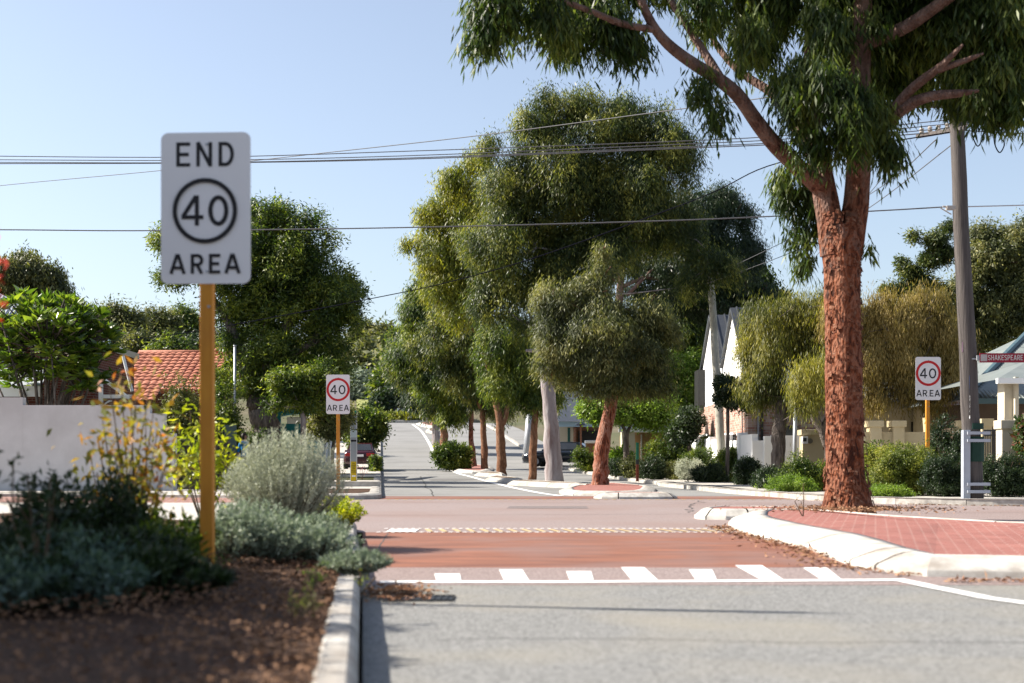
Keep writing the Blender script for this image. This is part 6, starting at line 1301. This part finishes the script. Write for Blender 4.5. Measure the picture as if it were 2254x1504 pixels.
# ------------------------------------------------------------------ cars
def car(label, x, y, z, rz, paint_):
    t = empty('parked_car', (x, y, z), label, 'car', 'parked cars', rz)
    W = 1.7
    def loft(secs):
        """secs: (y, [(halfwidth, z)...]) closed by symmetry"""
        m = MB(); n = None; vs = []; fs = []
        for yy, pr_ in secs:
            ring = [(a, yy, b) for a, b in pr_]+[(-a, yy, b) for a, b in reversed(pr_)]; n = len(ring); vs += ring
        for i in range(len(secs)-1):
            for k in range(n): fs.append((i*n+k, i*n+(k+1) % n, (i+1)*n+(k+1) % n, (i+1)*n+k))
        fs.append(tuple(range(n-1, -1, -1))); fs.append(tuple((len(secs)-1)*n+k for k in range(n))); m.add(vs, fs); return m
    def sec(yy, top, wd_=.85, bot=.28): return (yy, [(wd_*.92, bot), (wd_, bot+.15), (wd_, top-.18), (wd_*.95, top-.05), (wd_*.8, top)])
    b = loft([sec(-2.15, .82, .74, .38), sec(-2.08, .93, .80), sec(-1.6, .97), sec(-.9, .93), sec(.8, .93), sec(1.5, .86), sec(2.0, .76, .8), sec(2.12, .62, .7, .36)]); b.build('body', paint_, t, local=True, smooth=True)
    c = loft([(-1.65, [(.70, .90), (.66, .96)]), (-1.15, [(.74, .90), (.56, 1.34)]), (-.7, [(.75, .90), (.55, 1.40)]), (.2, [(.75, .90), (.55, 1.39)]), (1.0, [(.74, .90), (.62, .98)])]); c.build('cabin', paint_, t, local=True)
    m = MB(); m.add([(-.60, -1.60, .99), (.60, -1.60, .99), (.50, -1.17, 1.31), (-.50, -1.17, 1.31)], [(0, 1, 2, 3)]); m.v = [(a, b_-.015, c_+.012) for a, b_, c_ in m.v]; m.build('rear_window', M_GLASS, t, local=True)
    for s in (-1, 1):
        m = MB(); q = [(s*.755, -1.2, .97), (s*.762, .55, .97), (s*.60, .18, 1.32), (s*.60, -.95, 1.32)]; m.add(q, [(0, 1, 2, 3)]); m.build('side_window', M_GLASS, t, local=True)
        m = MB(); m.box((s*.55, -2.13, .76), (.42, .06, .16)); m.build('tail_lamp', M_TAIL, t, local=True, bevel=.02)
        m = MB(); m.box((s*.88, .65, .98), (.16, .1, .11)); m.build('mirror', paint_, t, local=True, bevel=.02)
        m = MB(); m.box((s*.6, 2.08, .62), (.3, .08, .13)); m.build('headlight', M_CERAM, t, local=True, bevel=.02)
        for yy in (-1.35, 1.3):
            m = MB(); m.tube([(s*.66, yy, .31), (s*.87, yy, .31)], .31, 20); w_ = m.build('wheel', M_RUBBER, t, local=True); m = MB(); m.tube([(s*.86, yy, .31), (s*.885, yy, .31)], .19, 14); m.build('rim', M_GALV, w_, local=True)
    m = MB(); m.box((0, -2.17, .48), (1.5, .12, .22)); m.build('bumper', paint_, t, local=True, bevel=.03)
    m = MB(); m.box((0, -2.16, .72), (.38, .02, .12)); m.build('number_plate', M_WHITE, t, local=True)
    return t
car('dark red sedan seen from behind, parked on the left beyond the bus stop panel', PX(788, 74), 76, zt(0, 74)+.12, R(3), M_CARR)
car('black-blue car parked side-on under the carport behind the pale trunk', PX(1238, 79), 80, zt(0, 80)+.1, R(75), M_CARK)

# ------------------------------------------------------------------ person behind the silver bush
def person():
    x, y = PX(538, 49), 49.0; z = .125; t = empty('person', (x, y, z), 'person in a bright blue top walking behind the silver bush', 'person')
    V = [(0, 0, .95), (0, 0, 1.15), (0, .02, 1.35), (0, .02, 1.45), (0, 0, 1.53), (0, -.01, 1.62), (0, -.01, 1.72)]; r_ = [(.15, .11), (.14, .10), (.17, .11), (.12, .09), (.055, .055), (.085, .1), (.07, .085)]; E = [(i, i+1) for i in range(6)]
    def add(p, rr_, par): V.append(p); r_.append(rr_); E.append((par, len(V)-1)); return len(V)-1
    for s in (-1, 1):
        a = add((s*.10, .01, .88), (.09, .09), 0); a = add((s*.11, s*.12, .50), (.06, .06), a); a = add((s*.11, s*.16-.02, .10), (.04, .04), a); add((s*.11, s*.16-.16, .04), (.035, .03), a)
        a = add((s*.19, .02, 1.42), (.06, .06), 3); a = add((s*.24, .02-s*.05, 1.15), (.045, .045), a); a = add((s*.25, -.06-s*.1, .92), (.032, .032), a); hnd = add((s*.25, -.09-s*.1, .85), (.035, .02), a)
        for k in range(4): f = add((s*.25+(k-1.5)*.014, -.11-s*.1, .80), (.008, .008), hnd); add((s*.25+(k-1.5)*.014, -.105-s*.1, .755+.01*abs(k-1.5)), (.007, .007), f)
        f = add((s*.25-s*.035, -.12-s*.1, .83), (.009, .009), hnd)
    me = D.meshes.new('body'); me.from_pydata(V, E, []); o = D.objects.new('body', me); COL.objects.link(o)
    sk = o.modifiers.new('skin', 'SKIN'); ss = o.modifiers.new('sub', 'SUBSURF'); ss.levels = 2; ss.render_levels = 2
    for i, rr_ in enumerate(r_): me.skin_vertices[0].data[i].radius = rr_
    me.skin_vertices[0].data[0].use_root = True
    dg = bpy.context.evaluated_depsgraph_get(); m2 = D.meshes.new_from_object(o.evaluated_get(dg)); D.objects.remove(o)
    m2.name = 'body'
    for mt in (M_SKIN, M_SHIRT, M_TROU): m2.materials.append(mt)
    for p_ in m2.polygons:
        c = p_.center; p_.use_smooth = True
        p_.material_index = 2 if (c.z < .98 and abs(c.x) < .19 and c.z > .08) or c.z < .08 else (1 if c.z < 1.50 and (abs(c.x) < .2 or c.z > 1.12) else 0)
    o = D.objects.new('body', m2); COL.objects.link(o); o.parent = t
    m = MB(); m.lathe((0, .01, 1.66), [(.098, -.10), (.112, 0), (.10, .07), (.06, .115), (.01, .13)], 14); m.v = [(a, b if b > -.05 else b*.55-.01, c) for a, b, c in m.v]; m.build('hair', M_HAIR, t, local=True, smooth=True)
    m = MB()
    for s in (-1, 1): m.lathe((s*.035, -.112, 1.66), [(.002, -.008), (.010, 0), (.002, .008)], 6)
    m.lathe((0, -.125, 1.63), [(.006, -.02), (.013, -.015), (.004, .03)], 6); m.build('face', M_SKIN, t, local=True)
    t.rotation_euler = (0, 0, R(60))
person()
for i in range(2):
    b = on(797 if i == 0 else 752, 54+i, .12)
    leggy('flower_plant', ['pink flowering plant beside the bus stop panel', 'yellow-green flowering plant left of the bus stop panel'][i], b, [b+Vector((dx, 0, h_)) for dx, h_ in ((-.12, .5), (.05, .75), (.15, .45))], G_PINKF if i == 0 else G_YEL, 12, .06, .03, 300+i, spread=.06, from_=.5, cat='plant')
print('objects', len(D.objects), 'faces', sum(len(m.polygons) for m in D.meshes))
